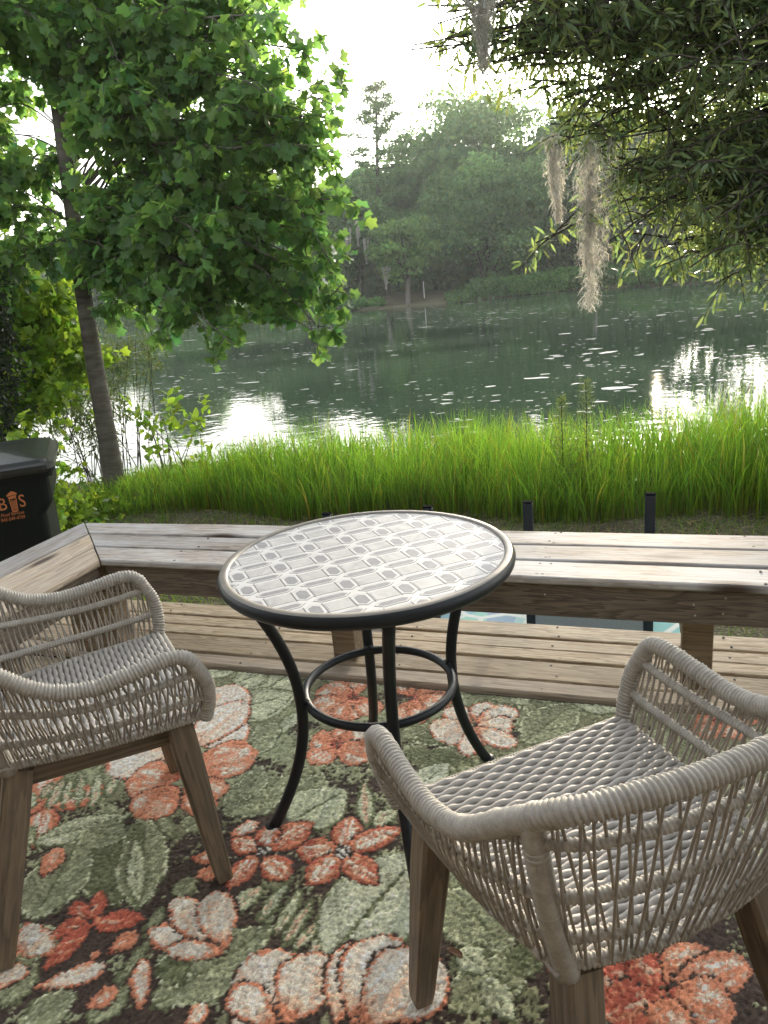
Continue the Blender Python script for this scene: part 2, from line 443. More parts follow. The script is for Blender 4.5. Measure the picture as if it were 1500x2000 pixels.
a = np.linspace(0, 2*np.pi, 8, endpoint=False)
nme = mesh_data('nail', [(.003*math.cos(q), y, .003*math.sin(q)) for y in (0, -.002) for q in a], [(i, (i+1) % 8, 8+(i+1) % 8, 8+i) for i in range(8)] + [tuple(range(8, 16))], nail)
for (t_, z_) in ((-.27, .385), (.16, .375), (.165, .34), (.245, .40), (.24, .35), (-1.05, .38), (-1.04, .34)):
    o = inst('nail', nme, bench); o.location = Vector(tn(t_, BC[1] + .0175, z_)) - bench.location; o.rotation_euler = (0, 0, TH)

# ---------------------------------------------------------------- rug
SHAPES=[('light', -1.299, 1.896, -1.199, 2.191, 0.229),('light', -1.341, 2.031, -1.335, 2.189, 0.131),('light', -1.309, 1.878, -1.123, 2.05, 0.217),
('light', -1.657, 1.297, -1.674, 1.389, 0.068),('mid', -1.051, 1.428, -0.965, 1.611, 0.172),('mid', -1.129, 1.347, -1.104, 1.416, 0.087),
('mid', -1.172, 1.689, -1.103, 1.835, 0.156),('mid', -0.857, 1.47, -0.864, 1.657, 0.107),('mid', -1.031, 1.5, -1.054, 1.644, 0.082),
('light', -1.317, 1.893, -1.134, 2.039, 0.193),('light', -1.374, 2.074, -1.312, 2.165, 0.145),('light', -1.528, 2.096, -1.423, 2.214, 0.107),
('light', -1.037, 2.131, -1.007, 2.231, 0.062),('light', -0.348, 2.07, -0.34, 2.164, 0.045),('light', -1.074, 1.809, -1.071, 1.938, 0.057),
('mid', -0.318, 1.953, -0.271, 2.19, 0.106),('mid', -1.129, 1.762, -1.109, 1.865, 0.094),('mid', -0.69, 1.87, -0.611, 1.921, 0.07),
('mid', -0.31, 1.91, -0.178, 2.161, 0.158),('mid', -0.552, 2.181, -0.422, 2.036, 0.102),('mid', -0.4, 1.306, -0.236, 1.183, 0.152),
('mid', -0.335, 1.034, -0.191, 1.174, 0.113),('mid', -0.611, 1.743, -0.448, 1.855, 0.089),('mid', -0.043, 1.857, 0.108, 2.06, 0.113),
('dark', -0.658, 1.787, -0.44, 1.778, 0.075),('dark', -0.641, 1.846, -0.492, 1.947, 0.083),('dark', -0.228, 1.127, -0.164, 1.235, 0.067),
('light', -0.197, 2.19, -0.01, 2.143, 0.142),('light', -0.373, 2.109, -0.339, 2.183, 0.07),('light', -0.337, 1.165, -0.276, 1.121, 0.073),
('light', -0.213, 1.036, -0.282, 1.12, 0.061),('light', -1.516, 1.22, -1.321, 1.37, 0.098),('dark', -1.153, 1.091, -1.393, 1.31, 0.137),
('mid', -1.32, 1.008, -1.402, 1.266, 0.166),('mid', -1.417, 1.283, -1.273, 1.294, 0.114),('mid', -1.095, 1.097, -1.27, 1.375, 0.124),
('light', -1.109, 1.11, -1.251, 1.299, 0.046),('frond', -1.577, 1.338, -1.637, 1.473, 0.034),('frond', -1.536, 1.352, -1.624, 1.489, 0.025),
('frond', -1.496, 1.367, -1.603, 1.507, 0.028),('frond', -1.447, 1.365, -1.542, 1.519, 0.031),('frond', -1.438, 1.426, -1.489, 1.53, 0.03),
('frond', -1.629, 1.374, -1.661, 1.442, 0.025),('light', -0.865, 1.436, -0.761, 1.592, 0.183),('frond', -0.657, 1.471, -0.724, 1.636, 0.045),
('frond', -0.639, 1.474, -0.598, 1.558, 0.052),('frond', -0.606, 1.441, -0.562, 1.491, 0.038),('frond', -0.875, 1.133, -0.831, 1.225, 0.051),
('frond', -0.792, 1.122, -0.78, 1.254, 0.033),('frond', -0.742, 1.104, -0.737, 1.239, 0.031),('frond', -0.712, 1.083, -0.698, 1.215, 0.031),
('frond', -0.683, 1.076, -0.655, 1.162, 0.031),('frond', -0.634, 1.067, -0.638, 1.129, 0.025),('pale', -0.606, 1.074, -0.487, 1.429, 0.235),
('pale', -0.602, 1.576, -0.509, 1.764, 0.119),('mid', -0.906, 0.891, -0.758, 1.122, 0.147),('mid', -1.139, 0.79, -1.086, 0.871, 0.09),
('mid', -1.228, 0.81, -1.221, 0.909, 0.079),('mid', -1.012, 0.823, -0.989, 0.914, 0.072),('mid', -1.03, 1.145, -1.01, 1.21, 0.054),
('mid', -1.235, 1.388, -1.141, 1.313, 0.034),('dark', -0.924, 0.936, -0.904, 1.008, 0.096),('dark', -1.273, 1.294, -1.255, 1.34, 0.069),
('mid', -1.568, 1.168, -1.565, 1.272, 0.092),('mid', -1.024, 1.029, -1.037, 1.111, 0.03),('mid', -1.016, 0.913, -1.012, 1.032, 0.022),
('cream', -1.354, 1.712, -1.381, 2.062, 0.176),('cream', -1.346, 1.698, -1.218, 1.853, 0.179),('cream', -1.364, 1.68, -1.538, 1.54, 0.173),
('cream', -1.321, 1.66, -1.295, 1.966, 0.133),('orange', -1.283, 1.585, -1.099, 1.704, 0.189),('orange', -1.269, 1.549, -1.429, 1.503, 0.169),
('orange', -1.255, 1.513, -1.298, 1.364, 0.156),('orange', -1.239, 1.517, -1.097, 1.418, 0.091),('orange', -1.246, 1.528, -1.098, 1.51, 0.093),
('star', -0.888, 1.33, -0.8, 1.45, 0.096),('star', -0.892, 1.329, -0.989, 1.347, 0.07),('star', -0.894, 1.319, -0.913, 1.193, 0.063),
('star', -0.876, 1.314, -0.78, 1.254, 0.078),('star', -0.893, 1.339, -0.909, 1.426, 0.067),('star', -0.689, 1.375, -0.709, 1.496, 0.085),
('star', -0.685, 1.375, -0.561, 1.486, 0.076),('star', -0.692, 1.374, -0.808, 1.348, 0.088),('star', -0.689, 1.365, -0.727, 1.249, 0.086),
('star', -0.682, 1.367, -0.566, 1.291, 0.075),('stamen', -0.891, 1.305, -0.875, 1.342, 0.047),('stamen', -0.697, 1.349, -0.672, 1.388, 0.049),
('red', -1.181, 1.029, -1.218, 1.118, 0.054),('red', -1.181, 1.029, -1.272, 1.076, 0.044),('red', -1.181, 1.029, -1.059, 1.073, 0.06),
('red', -1.181, 1.029, -1.248, 0.99, 0.063),('red', -1.178, 1.03, -1.196, 0.902, 0.055),('cream', -0.835, 1.039, -1.032, 1.045, 0.07),
('cream', -0.829, 1.04, -1.025, 1.138, 0.081),('cream', -0.829, 1.04, -0.947, 1.181, 0.088),('cream', -0.825, 1.034, -0.958, 1.016, 0.053),
('cream', -0.644, 0.917, -0.745, 0.926, 0.078),('cream', -0.646, 0.922, -0.754, 1.062, 0.107),('cream', -0.628, 0.921, -0.622, 1.084, 0.109),
('cream', -0.648, 0.913, -0.774, 0.967, 0.075),('cream', -0.534, 0.942, -0.566, 1.132, 0.092),('cream', -0.498, 0.951, -0.488, 1.162, 0.134),
('cream', -0.488, 0.954, -0.384, 1.135, 0.141),('cream', -0.818, 0.872, -0.799, 0.912, 0.039),('cream', -1.292, 0.92, -1.259, 0.991, 0.106),
('cream', -1.259, 0.84, -1.262, 0.903, 0.079),('cream', -1.184, 0.862, -1.061, 0.939, 0.055),('cream', -0.923, 0.869, -1.001, 0.977, 0.044),
('cream', -1.001, 1.354, -0.946, 1.418, 0.05),('orange', -1.044, 0.853, -1.001, 0.901, 0.044),('orange', -1.082, 0.971, -1.051, 1.033, 0.052),
('orange', -1.056, 1.264, -0.992, 1.283, 0.049),('orange', -1.012, 1.214, -0.965, 1.238, 0.05),('orange', -1.506, 1.087, -1.561, 1.179, 0.054),
('orange', -1.399, 1.121, -1.431, 1.218, 0.055),('orange', -1.653, 1.253, -1.685, 1.326, 0.038),('orange', -1.111, 0.943, -1.105, 0.973, 0.029),
('orange', -1.58, 1.107, -1.576, 1.166, 0.101),('orange', -0.91, 2.064, -0.96, 2.199, 0.098),('orange', -0.918, 2.063, -1.058, 2.09, 0.147),
('orange', -0.913, 2.05, -1.011, 1.942, 0.167),('orange', -0.905, 2.051, -0.887, 1.919, 0.122),('orange', -0.894, 2.067, -0.801, 1.961, 0.099),
('orange', -0.714, 2.092, -0.798, 2.195, 0.083),('orange', -0.714, 2.092, -0.685, 2.199, 0.107),('orange', -0.711, 2.092, -0.611, 2.174, 0.128),
('orange', -0.709, 2.086, -0.575, 2.075, 0.11),('orange', -0.712, 2.085, -0.704, 1.94, 0.091),('orange', -0.712, 2.085, -0.639, 1.946, 0.067),
('orange', -0.878, 1.798, -0.868, 1.879, 0.085),('orange', -0.878, 1.798, -0.958, 1.783, 0.132),('orange', -0.873, 1.788, -0.908, 1.686, 0.1),
('orange', -0.871, 1.8, -0.776, 1.865, 0.118),('orange', -0.866, 1.789, -0.736, 1.747, 0.132),('cream', -0.482, 1.982, -0.58, 2.047, 0.095),
('cream', -0.486, 1.969, -0.591, 1.889, 0.118),('cream', -0.475, 1.983, -0.463, 2.108, 0.081),('cream', -0.475, 1.983, -0.357, 2.081, 0.097),
('cream', -0.472, 1.971, -0.36, 1.944, 0.128),('cream', -0.477, 1.958, -0.462, 1.807, 0.071),('cream', -0.47, 1.96, -0.334, 1.881, 0.083),
('red', 0.065, 1.169, -0.162, 1.162, 0.118),('red', 0.065, 1.169, -0.057, 1.076, 0.099),('red', 0.065, 1.175, -0.0, 1.247, 0.095),
('orange', 0.065, 1.169, 0.137, 1.287, 0.1),('orange', 0.065, 1.163, 0.22, 1.269, 0.088),('orange', 0.065, 1.163, 0.183, 1.153, 0.115),
('orange', 0.065, 1.157, 0.072, 1.077, 0.079),('orange', 0.25, 2.145, 0.183, 2.178, 0.135),('orange', 0.25, 2.145, 0.26, 2.255, 0.069),
('orange', 0.25, 2.145, 0.345, 2.192, 0.118),('orange', 0.248, 2.13, 0.291, 2.039, 0.094),('orange', 0.241, 2.128, 0.174, 2.03, 0.082)]

RT0, RT1, RN0, RN1 = -1.95, 1.25, .30, 2.158
st = .0042
rt = np.arange(RT0, RT1, st); rn = np.arange(RN0, RN1, st)
TT, NN = np.meshgrid(rt, rn)
PAL = dict(brown=(.062, .045, .036), olive=(.20, .21, .12), mid=(.30, .325, .195), dark=(.145, .165, .085), light=(.50, .54, .36), pale=(.53, .57, .41),
           cream=(.72, .63, .52), orange=(.58, .235, .135), red=(.42, .11, .07), pink=(.68, .45, .32), white=(.76, .70, .60))
PAL = {k: np.array(v) for k, v in PAL.items()}
PX = np.stack([TT, NN], -1)
def fnoise(s, seed): return vnoise(PX * s, seed)
grain = rng.normal(0, 1, TT.shape); g2 = rng.normal(0, 1, TT.shape)
grain_s = (grain + np.roll(grain, 1, 0) + np.roll(grain, 1, 1) + np.roll(grain, -1, 0)) / 2.2
RUG = np.ones(TT.shape + (3,)) * PAL['brown']
gm = (fnoise(9, 31) + .55 * fnoise(30, 32) + .25 * grain_s + np.clip((NN - 1.25) * 1.6, -.5, .9)) > .35
RUG[gm] = PAL['olive']
gm2 = (fnoise(12, 33) + .6 * fnoise(45, 34) + .3 * grain_s + np.clip((NN - 1.3) * 1.3, -.6, .5)) > .62
RUG[gm2] = PAL['mid']
hh = np.zeros(TT.shape)
wob = .5 * fnoise(38, 41) + .35 * fnoise(90, 42) + .22 * grain_s
HOLES = [('mid', -1.55, .75, -1.2, 1.0, .2), ('star', -1.6, 1.35, -1.72, 1.5, .1), ('star', -1.6, 1.35, -1.45, 1.45, .1), ('star', -1.6, 1.35, -1.5, 1.2, .1), ('star', -1.6, 1.35, -1.75, 1.25, .1),
         ('light', -1.75, 1.9, -1.5, 2.1, .15), ('cream', -1.7, .6, -1.5, .8, .14), ('cream', -1.7, .6, -1.85, .8, .14), ('mid', .75, 1.9, 1.1, 1.7, .16), ('light', .8, 1.5, 1.15, 1.35, .15),
         ('mid', .5, 1.25, .8, 1.45, .16), ('light', .45, .8, .75, .6, .16), ('cream', .95, 1.0, 1.15, 1.15, .13), ('cream', .95, 1.0, 1.15, .85, .13), ('cream', .95, 1.0, .8, .85, .12),
         ('light', -.35, .45, -.05, .4, .16), ('mid', -.9, .45, -.6, .35, .15), ('star', -1.2, .45, -1.05, .35, .09), ('star', -1.2, .45, -1.35, .4, .09)]
for (sty, ta, na, tb, nb, w) in HOLES + SHAPES:
    A = np.array([ta, na]); B = np.array([tb, nb]); L = np.linalg.norm(B - A)
    if L < 1e-4: continue
    if sty == 'cream' and w > .105: w *= 1.28
    ax = (B - A) / L; pe = np.array([-ax[1], ax[0]])
    i0, i1 = np.searchsorted(rt, [min(ta, tb) - w, max(ta, tb) + w]); j0, j1 = np.searchsorted(rn, [min(na, nb) - w, max(na, nb) + w])
    if i1 <= i0 or j1 <= j0: continue
    sl = (slice(j0, j1), slice(i0, i1))
    q = PX[sl] - A; s = q @ ax / L; d = q @ pe; wb = wob[sl]; gs = grain_s[sl]; g = grain[sl]
    s = s + wb * .012 / L * .6
    sc = np.clip(s, 0, 1)
    petal = sty in ('cream', 'orange', 'star', 'red', 'stamen')
    prof = np.sin(np.pi * sc ** (1.45 if petal and sty != 'star' and sty != 'red' else (1.0 if sty in ('star', 'red') else .85))) ** (.62 if sty in ('cream', 'orange') else .85)
    hw = w / 2 * prof + 1e-6
    rr = np.abs(d + wb * .004) / hw
    ins = (s > 0) & (s < 1) & (rr < 1 + .0 * wb)
    if not ins.any(): continue
    ed = np.minimum((1 - rr) * hw, np.minimum(s, 1 - s) * L * (.8 if petal else 1.2))
    fl = vnoise(np.stack([d / w * 9, s * 2.2 + ta * 7], -1), int(abs(ta * 1000)) % 97)      # streaks along the petal
    C = np.zeros(rr.shape + (3,))
    if sty == 'cream':
        C[:] = PAL['cream']; C[fl + .3 * gs > .55] = PAL['white']
        C[(fl - .4 * gs < -.55) & (s < .8)] = PAL['pink']
        C[(s < .28 + .12 * fl)] = PAL['pink']; C[(s < .15 + .08 * fl)] = PAL['orange']
        C[ed < .0065 + .004 * fl + .002 * gs] = PAL['orange']
    elif sty == 'orange':
        C[:] = PAL['pink']; C[fl + .35 * gs > .25] = PAL['cream']; C[(fl - .35 * gs < -.12)] = PAL['orange']
        C[(s < .35 + .2 * fl)] = PAL['orange']; C[ed < .012 + .006 * fl + .003 * gs] = PAL['orange']
        C[(s < .12)] = PAL['red']
    elif sty == 'star':
        C[:] = PAL['orange']; mk = (rr < .5 + .18 * wb) & (s > .2) & (s < .86); C[mk] = PAL['pink']; C[mk & (fl + .4 * gs > .15)] = PAL['cream']
        C[(fl - .4 * gs < -.5)] = PAL['red']; C[ed < .004] = PAL['red']; C[rr < .07] = PAL['orange']
    elif sty == 'red':
        C[:] = PAL['red'] * 1.15; C[fl + .4 * gs > .35] = PAL['orange']; C[(rr < .25) & (s > .3) & (fl > .2)] = PAL['pink']; C[ed < .004] = PAL['red']
    elif sty == 'stamen':
        C[:] = PAL['brown']; C[(vnoise(PX[sl] * 260, 5) > .25)] = PAL['white']
    else:
        base = PAL['light' if sty == 'frond' else sty]
        C[:] = base
        vein = vnoise(np.stack([(s * L - np.abs(d) * 1.1) * 120, d * 6], -1), 8)
        C[(vein + .5 * gs > .55)] = base * 1.22 + .02
        C[(vein - .5 * gs < -.6)] = base * .62
        half = d > 0
        if sty in ('light', 'pale', 'mid') and w > .05: C[half & (fl + .4 * gs > -.2)] *= .74
        if sty == 'frond': C[(rr < .35) & (fl > 0)] = PAL['pink'] * .9
        C[rr < .05] = PAL['dark']
        C[ed < .0035 + .002 * gs] = PAL['light'] * 1.1 if sty in ('mid', 'dark') and w > .08 else PAL['dark']
    RUG[sl][ins] = C[ins]
    # dark outline, just outside
    ring = (s > -.03) & (s < 1.03) & (rr >= 1) & ((rr - 1) * hw < .006 + .003 * gs) & (wb > -.35)
    RUG[sl][ring] = PAL['brown'] * 1.1 if petal else PAL['dark'] * .8
sh1 = np.roll(RUG, 1, 0); jm = rng.random(TT.shape) < .22; RUG[jm] = sh1[jm]
sh1 = np.roll(RUG, -1, 1); jm = rng.random(TT.shape) < .22; RUG[jm] = sh1[jm]
RUG *= (1 + .12 * grain + .10 * grain_s)[..., None]
RUG = np.clip(RUG * 1.12, .008, .8)
lum = RUG.mean(-1)
ZZ = .010 + .0011 * grain + .0022 * g2 * 0 + .003 * np.clip(lum / .4, 0, 1)
edge = (np.minimum(np.minimum(TT - RT0, RT1 - TT), np.minimum(NN - RN0, RN1 - NN)) < st * 1.5); ZZ[edge] = -.002
tufx = rng.normal(0, .0008, TT.shape); tufy = rng.normal(0, .0008, TT.shape)
PT = TT + tufx; PN = NN + tufy
RV = np.stack([D1[0] * PT + N1[0] * PN, D1[1] * PT + N1[1] * PN, ZZ], -1).reshape(-1, 3)
nyr, nxr = TT.shape
gi = (np.arange(nyr - 1)[:, None] * nxr + np.arange(nxr - 1)[None, :])
RF = np.stack([gi, gi + 1, gi + nxr + 1, gi + nxr], -1).reshape(-1, 4)
m, nt, b = new_mat('tufted_pile'); at = nd(nt, 'ShaderNodeVertexColor', layer_name='Col')
v = mapped(nt, (1, 1, 1), False); n2 = nd(nt, 'ShaderNodeTexNoise', Scale=420.0, Detail=2.0, Roughness=.7); nt.links.new(v, n2.inputs['Vector'])
r2 = ramp(nt, [(.3, .62), (.7, 1.32)], n2.outputs['Fac'])
nt.links.new(mixc(nt, 1.0, at.outputs[0], r2.outputs[0], 'MULTIPLY'), b.inputs['Base Color'])
b.inputs['Roughness'].default_value = .95; b.inputs['Specular IOR Level'].default_value = .08
b.inputs['Sheen Weight'].default_value = .15; b.inputs['Sheen Roughness'].default_value = .5
bump(nt, b, n2.outputs['Fac'], .5, .003)
rug = obj('floral_rug', RV, RF, m, cols=RUG.reshape(-1, 3), smooth=True)
tag(rug, 'tufted rug with orange and cream flowers among green leaves on brown', 'rug')

# ================================================================ TABLE
BLACK = simple('black_powder_coat', (.005, .0085, .012), .42, 0, .12, 60, .35, .15)
LIP = simple('worn_bronze_lip', (.17, .155, .13), .5, .0, .15, 25)
def print_mat(name, c1, c2, sc):
    m, nt, b = new_mat(name); v = mapped(nt, (1, 1, 1), False, 'Object')
    n = nd(nt, 'ShaderNodeTexNoise', Scale=sc, Detail=6.0, Roughness=.7, Distortion=1.5); nt.links.new(v, n.inputs['Vector'])
    r = ramp(nt, [(.35, c1), (.62, c2)], n.outputs['Fac']); nt.links.new(r.outputs[0], b.inputs['Base Color'])
    b.inputs['Roughness'].default_value = .42; b.inputs['Specular IOR Level'].default_value = .06
    return m
BAND = print_mat('white_band_glass', (.56, .55, .53), (.62, .61, .59), 18.0)
MARB = print_mat('marble_tile_glass', (.38, .375, .365), (.52, .51, .49), 16.0)
GREYT = print_mat('grey_tile_glass', (.26, .258, .265), (.31, .308, .31), 22.0)
LINE = print_mat('grey_line_glass', (.19, .187, .183), (.24, .235, .23), 22.0)
TC = (-.055, 1.742); TZ = .71; RG = .341
table = tag(empty('bistro_table', (TC[0], TC[1], .010)), 'round black metal bistro table with a pale geometric tile top', 'table')
def lathe(prof, n=96):
    prof = np.asarray(prof, float); a = np.linspace(0, 2*np.pi, n, endpoint=False); k = len(prof)
    V = np.stack([prof[None, :, 0] * np.cos(a)[:, None], prof[None, :, 0] * np.sin(a)[:, None], np.repeat(prof[None, :, 1], n, 0)], -1).reshape(-1, 3)
    F = []
    for i in range(n):
        j = (i + 1) % n
        for q in range(k - 1): F.append((i*k+q, j*k+q, j*k+q+1, i*k+q+1))
    return V, F
z0 = TZ - .010
V, F = lathe([(.335, z0 - .030), (.350, z0 - .034), (.360, z0 - .031), (.368, z0 - .022), (.370, z0 - .012), (.3665, z0 - .003), (.3625, z0 + .0015)])
obj('rim', V, F, BLACK, table, smooth=True)
V, F = lathe([(.3625, z0 + .0015), (.360, z0 + .0032), (.352, z0 + .0038), (.3445, z0 + .0030), (.3425, z0 - .002)])
obj('rim_lip', V, F, LIP, table, smooth=True)
V, F = lathe([(.343, z0 - .001), (.15, z0 - .001), (.001, z0 - .001)]); V2, F2 = lathe([(.001, z0 - .016), (.34, z0 - .016), (.343, z0 - .001)])
mb = MB(); mb.add(V, [f[::-1] for f in F]); mb.add(V2, [f[::-1] for f in F2]); top = mb.build('tabletop', BAND, table)
# the tiles of the top: each one a flat raised piece
def clip_circle(P, Rr):
    out = []
    n = len(P)
    for i in range(n):
        a, c = np.array(P[i]), np.array(P[(i + 1) % n]); ia, ic = a @ a <= Rr*Rr, c @ c <= Rr*Rr
        if ia: out.append(a)
        if ia != ic:
            d = c - a; A = d @ d; B = 2 * a @ d; Cc = a @ a - Rr*Rr; q = math.sqrt(max(0, B*B - 4*A*Cc))
            for t in ((-B - q) / (2*A), (-B + q) / (2*A)):
                if 0 <= t <= 1: out.append(a + d * t); break
    # follow the rim between exit and entry
    res = []
    for i in range(len(out)):
        a, c = out[i], out[(i + 1) % len(out)]; res.append(a)
        if abs(np.hypot(*a) - Rr) < 1e-5 and abs(np.hypot(*c) - Rr) < 1e-5:
            a0, a1 = math.atan2(a[1], a[0]), math.atan2(c[1], c[0]); dd = (a1 - a0 + math.pi) % (2*math.pi) - math.pi
            for k in (.25, .5, .75): res.append(Rr * np.array([math.cos(a0 + dd*k), math.sin(a0 + dd*k)]))
    return res
pa = R(20.8); ua = np.array([math.cos(pa), math.sin(pa)]); va = np.array([math.sin(pa), -math.cos(pa)])
LA, LB, O0 = .1045, .0985, np.array([-.1978, .0784])
def tile(poly, mat, h, parent=top, name='tile'):
    P = clip_circle(poly, RG)
    if len(P) < 3: return
    P = np.array(P); ar = .5 * abs(np.sum(P[:, 0] * np.roll(P[:, 1], -1) - np.roll(P[:, 0], -1) * P[:, 1]))
    if ar < 6e-6: return
    if np.sum(P[:, 0] * np.roll(P[:, 1], -1) - np.roll(P[:, 0], -1) * P[:, 1]) < 0: P = P[::-1]
    k = len(P); V = [(p[0], p[1], z0 - .001) for p in P] + [(p[0], p[1], z0 - .001 + h) for p in P]
    F = [tuple(range(k, 2*k))] + [(i, (i+1) % k, k + (i+1) % k, k + i) for i in range(k)]
    obj(name, V, F, mat, parent)
for i in range(-8, 9):
    for j in range(-8, 9):
        o = O0 + ua * LA * i + va * LB * j
        def W_(pts, c=(0, 0)): return [o + ua * (x + c[0]) + va * (y + c[1]) for x, y in pts]
        if np.hypot(*o) > RG + .12: continue
        w, h = .0270, .0240
        tile(W_([(-w, -h), (w, -h), (w, h), (-w, h)]), MARB, .0006)
        tile(W_([(w + .0025, -h - .004), (w + .006, -h - .004), (w + .006, h + .004), (w + .0025, h + .004)]), LINE, .0004)
        tile(W_([(-w - .006, -h - .004), (-w - .0025, -h - .004), (-w - .0025, h + .004), (-w - .006, h + .004)]), LINE, .0004)
        for g_, mt_, h_ in ((.0078, LINE, .0003), (.0062, BAND, .0006), (0, GREYT, .0009)):
            a_, b_ = .0130 + g_, .019 + g_ * .6; q_ = .0075 + g_ * .45
            tile(W_([(0, -b_ - q_), (a_, -b_ + .002), (a_, b_ - .002), (0, b_ + q_), (-a_, b_ - .002), (-a_, -b_ + .002)], (LA / 2, 0)), mt_, h_ - .00005)
        for g_, mt_, h_ in ((.0062, LINE, .00034), (.0047, BAND, .00064), (0, GREYT, .0009)):
            a_, b_ = .0255 + g_ * .3, .0090 + g_; q_ = .0105 + g_
            tile(W_([(-a_ - q_, 0), (-a_, -b_), (a_, -b_), (a_ + q_, 0), (a_, b_), (-a_, b_)], (0, LB / 2)), mt_, h_)
def leg_path(ang, rt_, rm, rf):
    P = []
    for s in np.linspace(0, 1, 22):
        z = (TZ - .045) * (1 - s)
        zz = s
        if zz < .5: r = rm + (rt_ - rm) * ((.5 - zz) / .5) ** 2
        else: r = rm + (rf - rm) * ((zz - .5) / .5) ** 2.0
        P.append((r * math.cos(ang), r * math.sin(ang), z - .008))
    return np.array(P)
FEET = [(-.003 + .055, 1.372 - 1.742), (-.098 + .055, 2.085 - 1.742), (-.372 + .055, 1.640 - 1.742), (.236 + .055, 1.845 - 1.742)]
for q, (fx, fy) in enumerate(FEET):
    ang = math.atan2(fy, fx); rf = math.hypot(fx, fy)
    P = leg_path(ang, .315, .212, rf)
    P[0, 2] += .012
    V, F = tube_geo(P, np.stack([np.full(12, 1.0)] * len(P)) * .0148, 12); lg = obj('leg', V, F, BLACK, table, smooth=True)
    V, F = lathe([(.001, .002), (.017, .002), (.019, .007), (.018, .016), (.001, .018)], 12); V = V + np.array([fx, fy, -.012]) * np.array([1, 1, 1]); obj('foot_cap', V, F, BLACK, lg, smooth=True)
a = np.linspace(0, 2*np.pi, 73); RP = np.stack([.196 * np.cos(a), .196 * np.sin(a), np.full_like(a, .332)], 1)
V, F = tube_geo(RP, .0115, 10, False); obj('brace_ring', V, F, BLACK, table, smooth=True)
for (fx, fy) in FEET:
    ang = math.atan2(fy, fx); mb = MB(); mb.box((.206 * math.cos(ang), .206 * math.sin(ang), .332), (.03, .028, .034), .006, ang); mb.build('bracket', BLACK, table)

# ================================================================ ROPE CHAIRS
def rope_mat(name, c1, c2, c3):
    m, nt, b = new_mat(name)
    v = mapped(nt, (1, 1, 1), True); n = nd(nt, 'ShaderNodeTexNoise', Scale=60.0, Detail=5.0, Roughness=.7); nt.links.new(v, n.inputs['Vector'])
    n2 = nd(nt, 'ShaderNodeTexNoise', Scale=700.0, Detail=2.0); nt.links.new(v, n2.inputs['Vector'])
    r = ramp(nt, [(.28, c1), (.5, c2), (.74, c3)], n.outputs['Fac']); r2 = ramp(nt, [(.3, .88), (.7, 1.1)], n2.outputs['Fac'])
    nt.links.new(mixc(nt, 1.0, r.outputs[0], r2.outputs[0], 'MULTIPLY'), b.inputs['Base Color'])
    b.inputs['Roughness'].default_value = .6; b.inputs['Specular IOR Level'].default_value = .25
    bump(nt, b, n2.outputs['Fac'], .15, .0005)
    return m
ROPE = rope_mat('wrapped_grey_rope', (.265, .248, .215), (.35, .33, .29), (.43, .41, .365))
STRAND = rope_mat('thin_tan_rope', (.21, .19, .16), (.275, .25, .212), (.34, .312, .27))
ROPE2 = rope_mat('woven_seat_rope', (.30, .28, .255), (.36, .34, .312), (.42, .40, .37))
TEAK = wood_mat('teak_leg', (.10, .072, .046), (.22, .165, .105), (.22, .19, .15), .55, knots=False, rough=.5)

def wrapped(P, r, pitch, seed=0, n=10, amp=.26):
    P = resample(spline(P, 10), pitch / 5); m = len(P); rr = np.random.default_rng(seed)
    w = np.arange(m) / 5.0; jit = rr.normal(0, .025, int(m / 5) + 3)
    T, U, W = frames(P); a = np.linspace(0, 2*np.pi, n, endpoint=False)
    ph = w[:, None] - .28 * np.sin(a + .5)[None, :] - .1
    rad = r * (1 - amp * (1 - np.abs(np.sin(np.pi * ph)) ** .6) + jit[np.clip(ph.astype(int), 0, len(jit)-1)])
    return tube_geo(P, rad, n)

# outline of the basket: f forward, l to the sitter's left (mirrored), z up
HB = [(.250, .250), (.12, .243), (.0, .232), (-.10, .214), (-.155, .195), (-.185, .10), (-.192, 0)]
HT = [(.245, .290, .588), (.225, .294, .622), (.186, .295, .632), (.10, .296, .622), (.02, .294, .618), (-.06, .284, .640), (-.14, .264, .700), (-.196, .242, .742), (-.232, .20, .762), (-.258, .10, .772), (-.265, 0, .775)]
def full(H):
    H = np.asarray(H, float); M = H[::-1][1:].copy(); M[:, 1] *= -1; return np.vstack([H, M])
BOT = full([(f, l, .452 + .0 * f) for f, l in HB]); TOP = full(HT)
BOTs = resample(spline(BOT, 10), n=201); TOPs = resample(spline(TOP, 10), n=201)
# parametrise both outlines so that the corner posts match
def warp(Ps, corner_idx_frac):
    d = np.linspace(0, 1, len(Ps)); c = corner_idx_frac
    u = np.linspace(0, 1, 401); s = np.interp(u, [0, .36, .64, 1], [0, c, 1 - c, 1])
    return np.stack([np.interp(s, d, Ps[:, k]) for k in range(3)], 1)
def corner_frac(Ps, l): 
    k = np.argmin(np.abs(Ps[:100, 1] - l) + (Ps[:100, 0] > 0) * 9 + np.abs(Ps[:100, 0] + .18) * .8); return k / (len(Ps) - 1)
BU = warp(BOTs, corner_frac(BOTs, .195)); TU = warp(TOPs, corner_frac(TOPs, .238))
def surf(u, h):
    i = np.clip(u, 0, 1) * 400; k = np.clip(i.astype(int), 0, 399); f = (i - k)[..., None]
    b_ = BU[k] * (1 - f) + BU[k + 1] * f; t_ = TU[k] * (1 - f) + TU[k + 1] * f
    h = np.asarray(h)[..., None]
    p = b_ * (1 - h) + t_ * h
    p[..., :2] *= (1 + .035 * np.sin(np.pi * h[..., 0]) * (h[..., 0] > 0))[..., None]
    return p
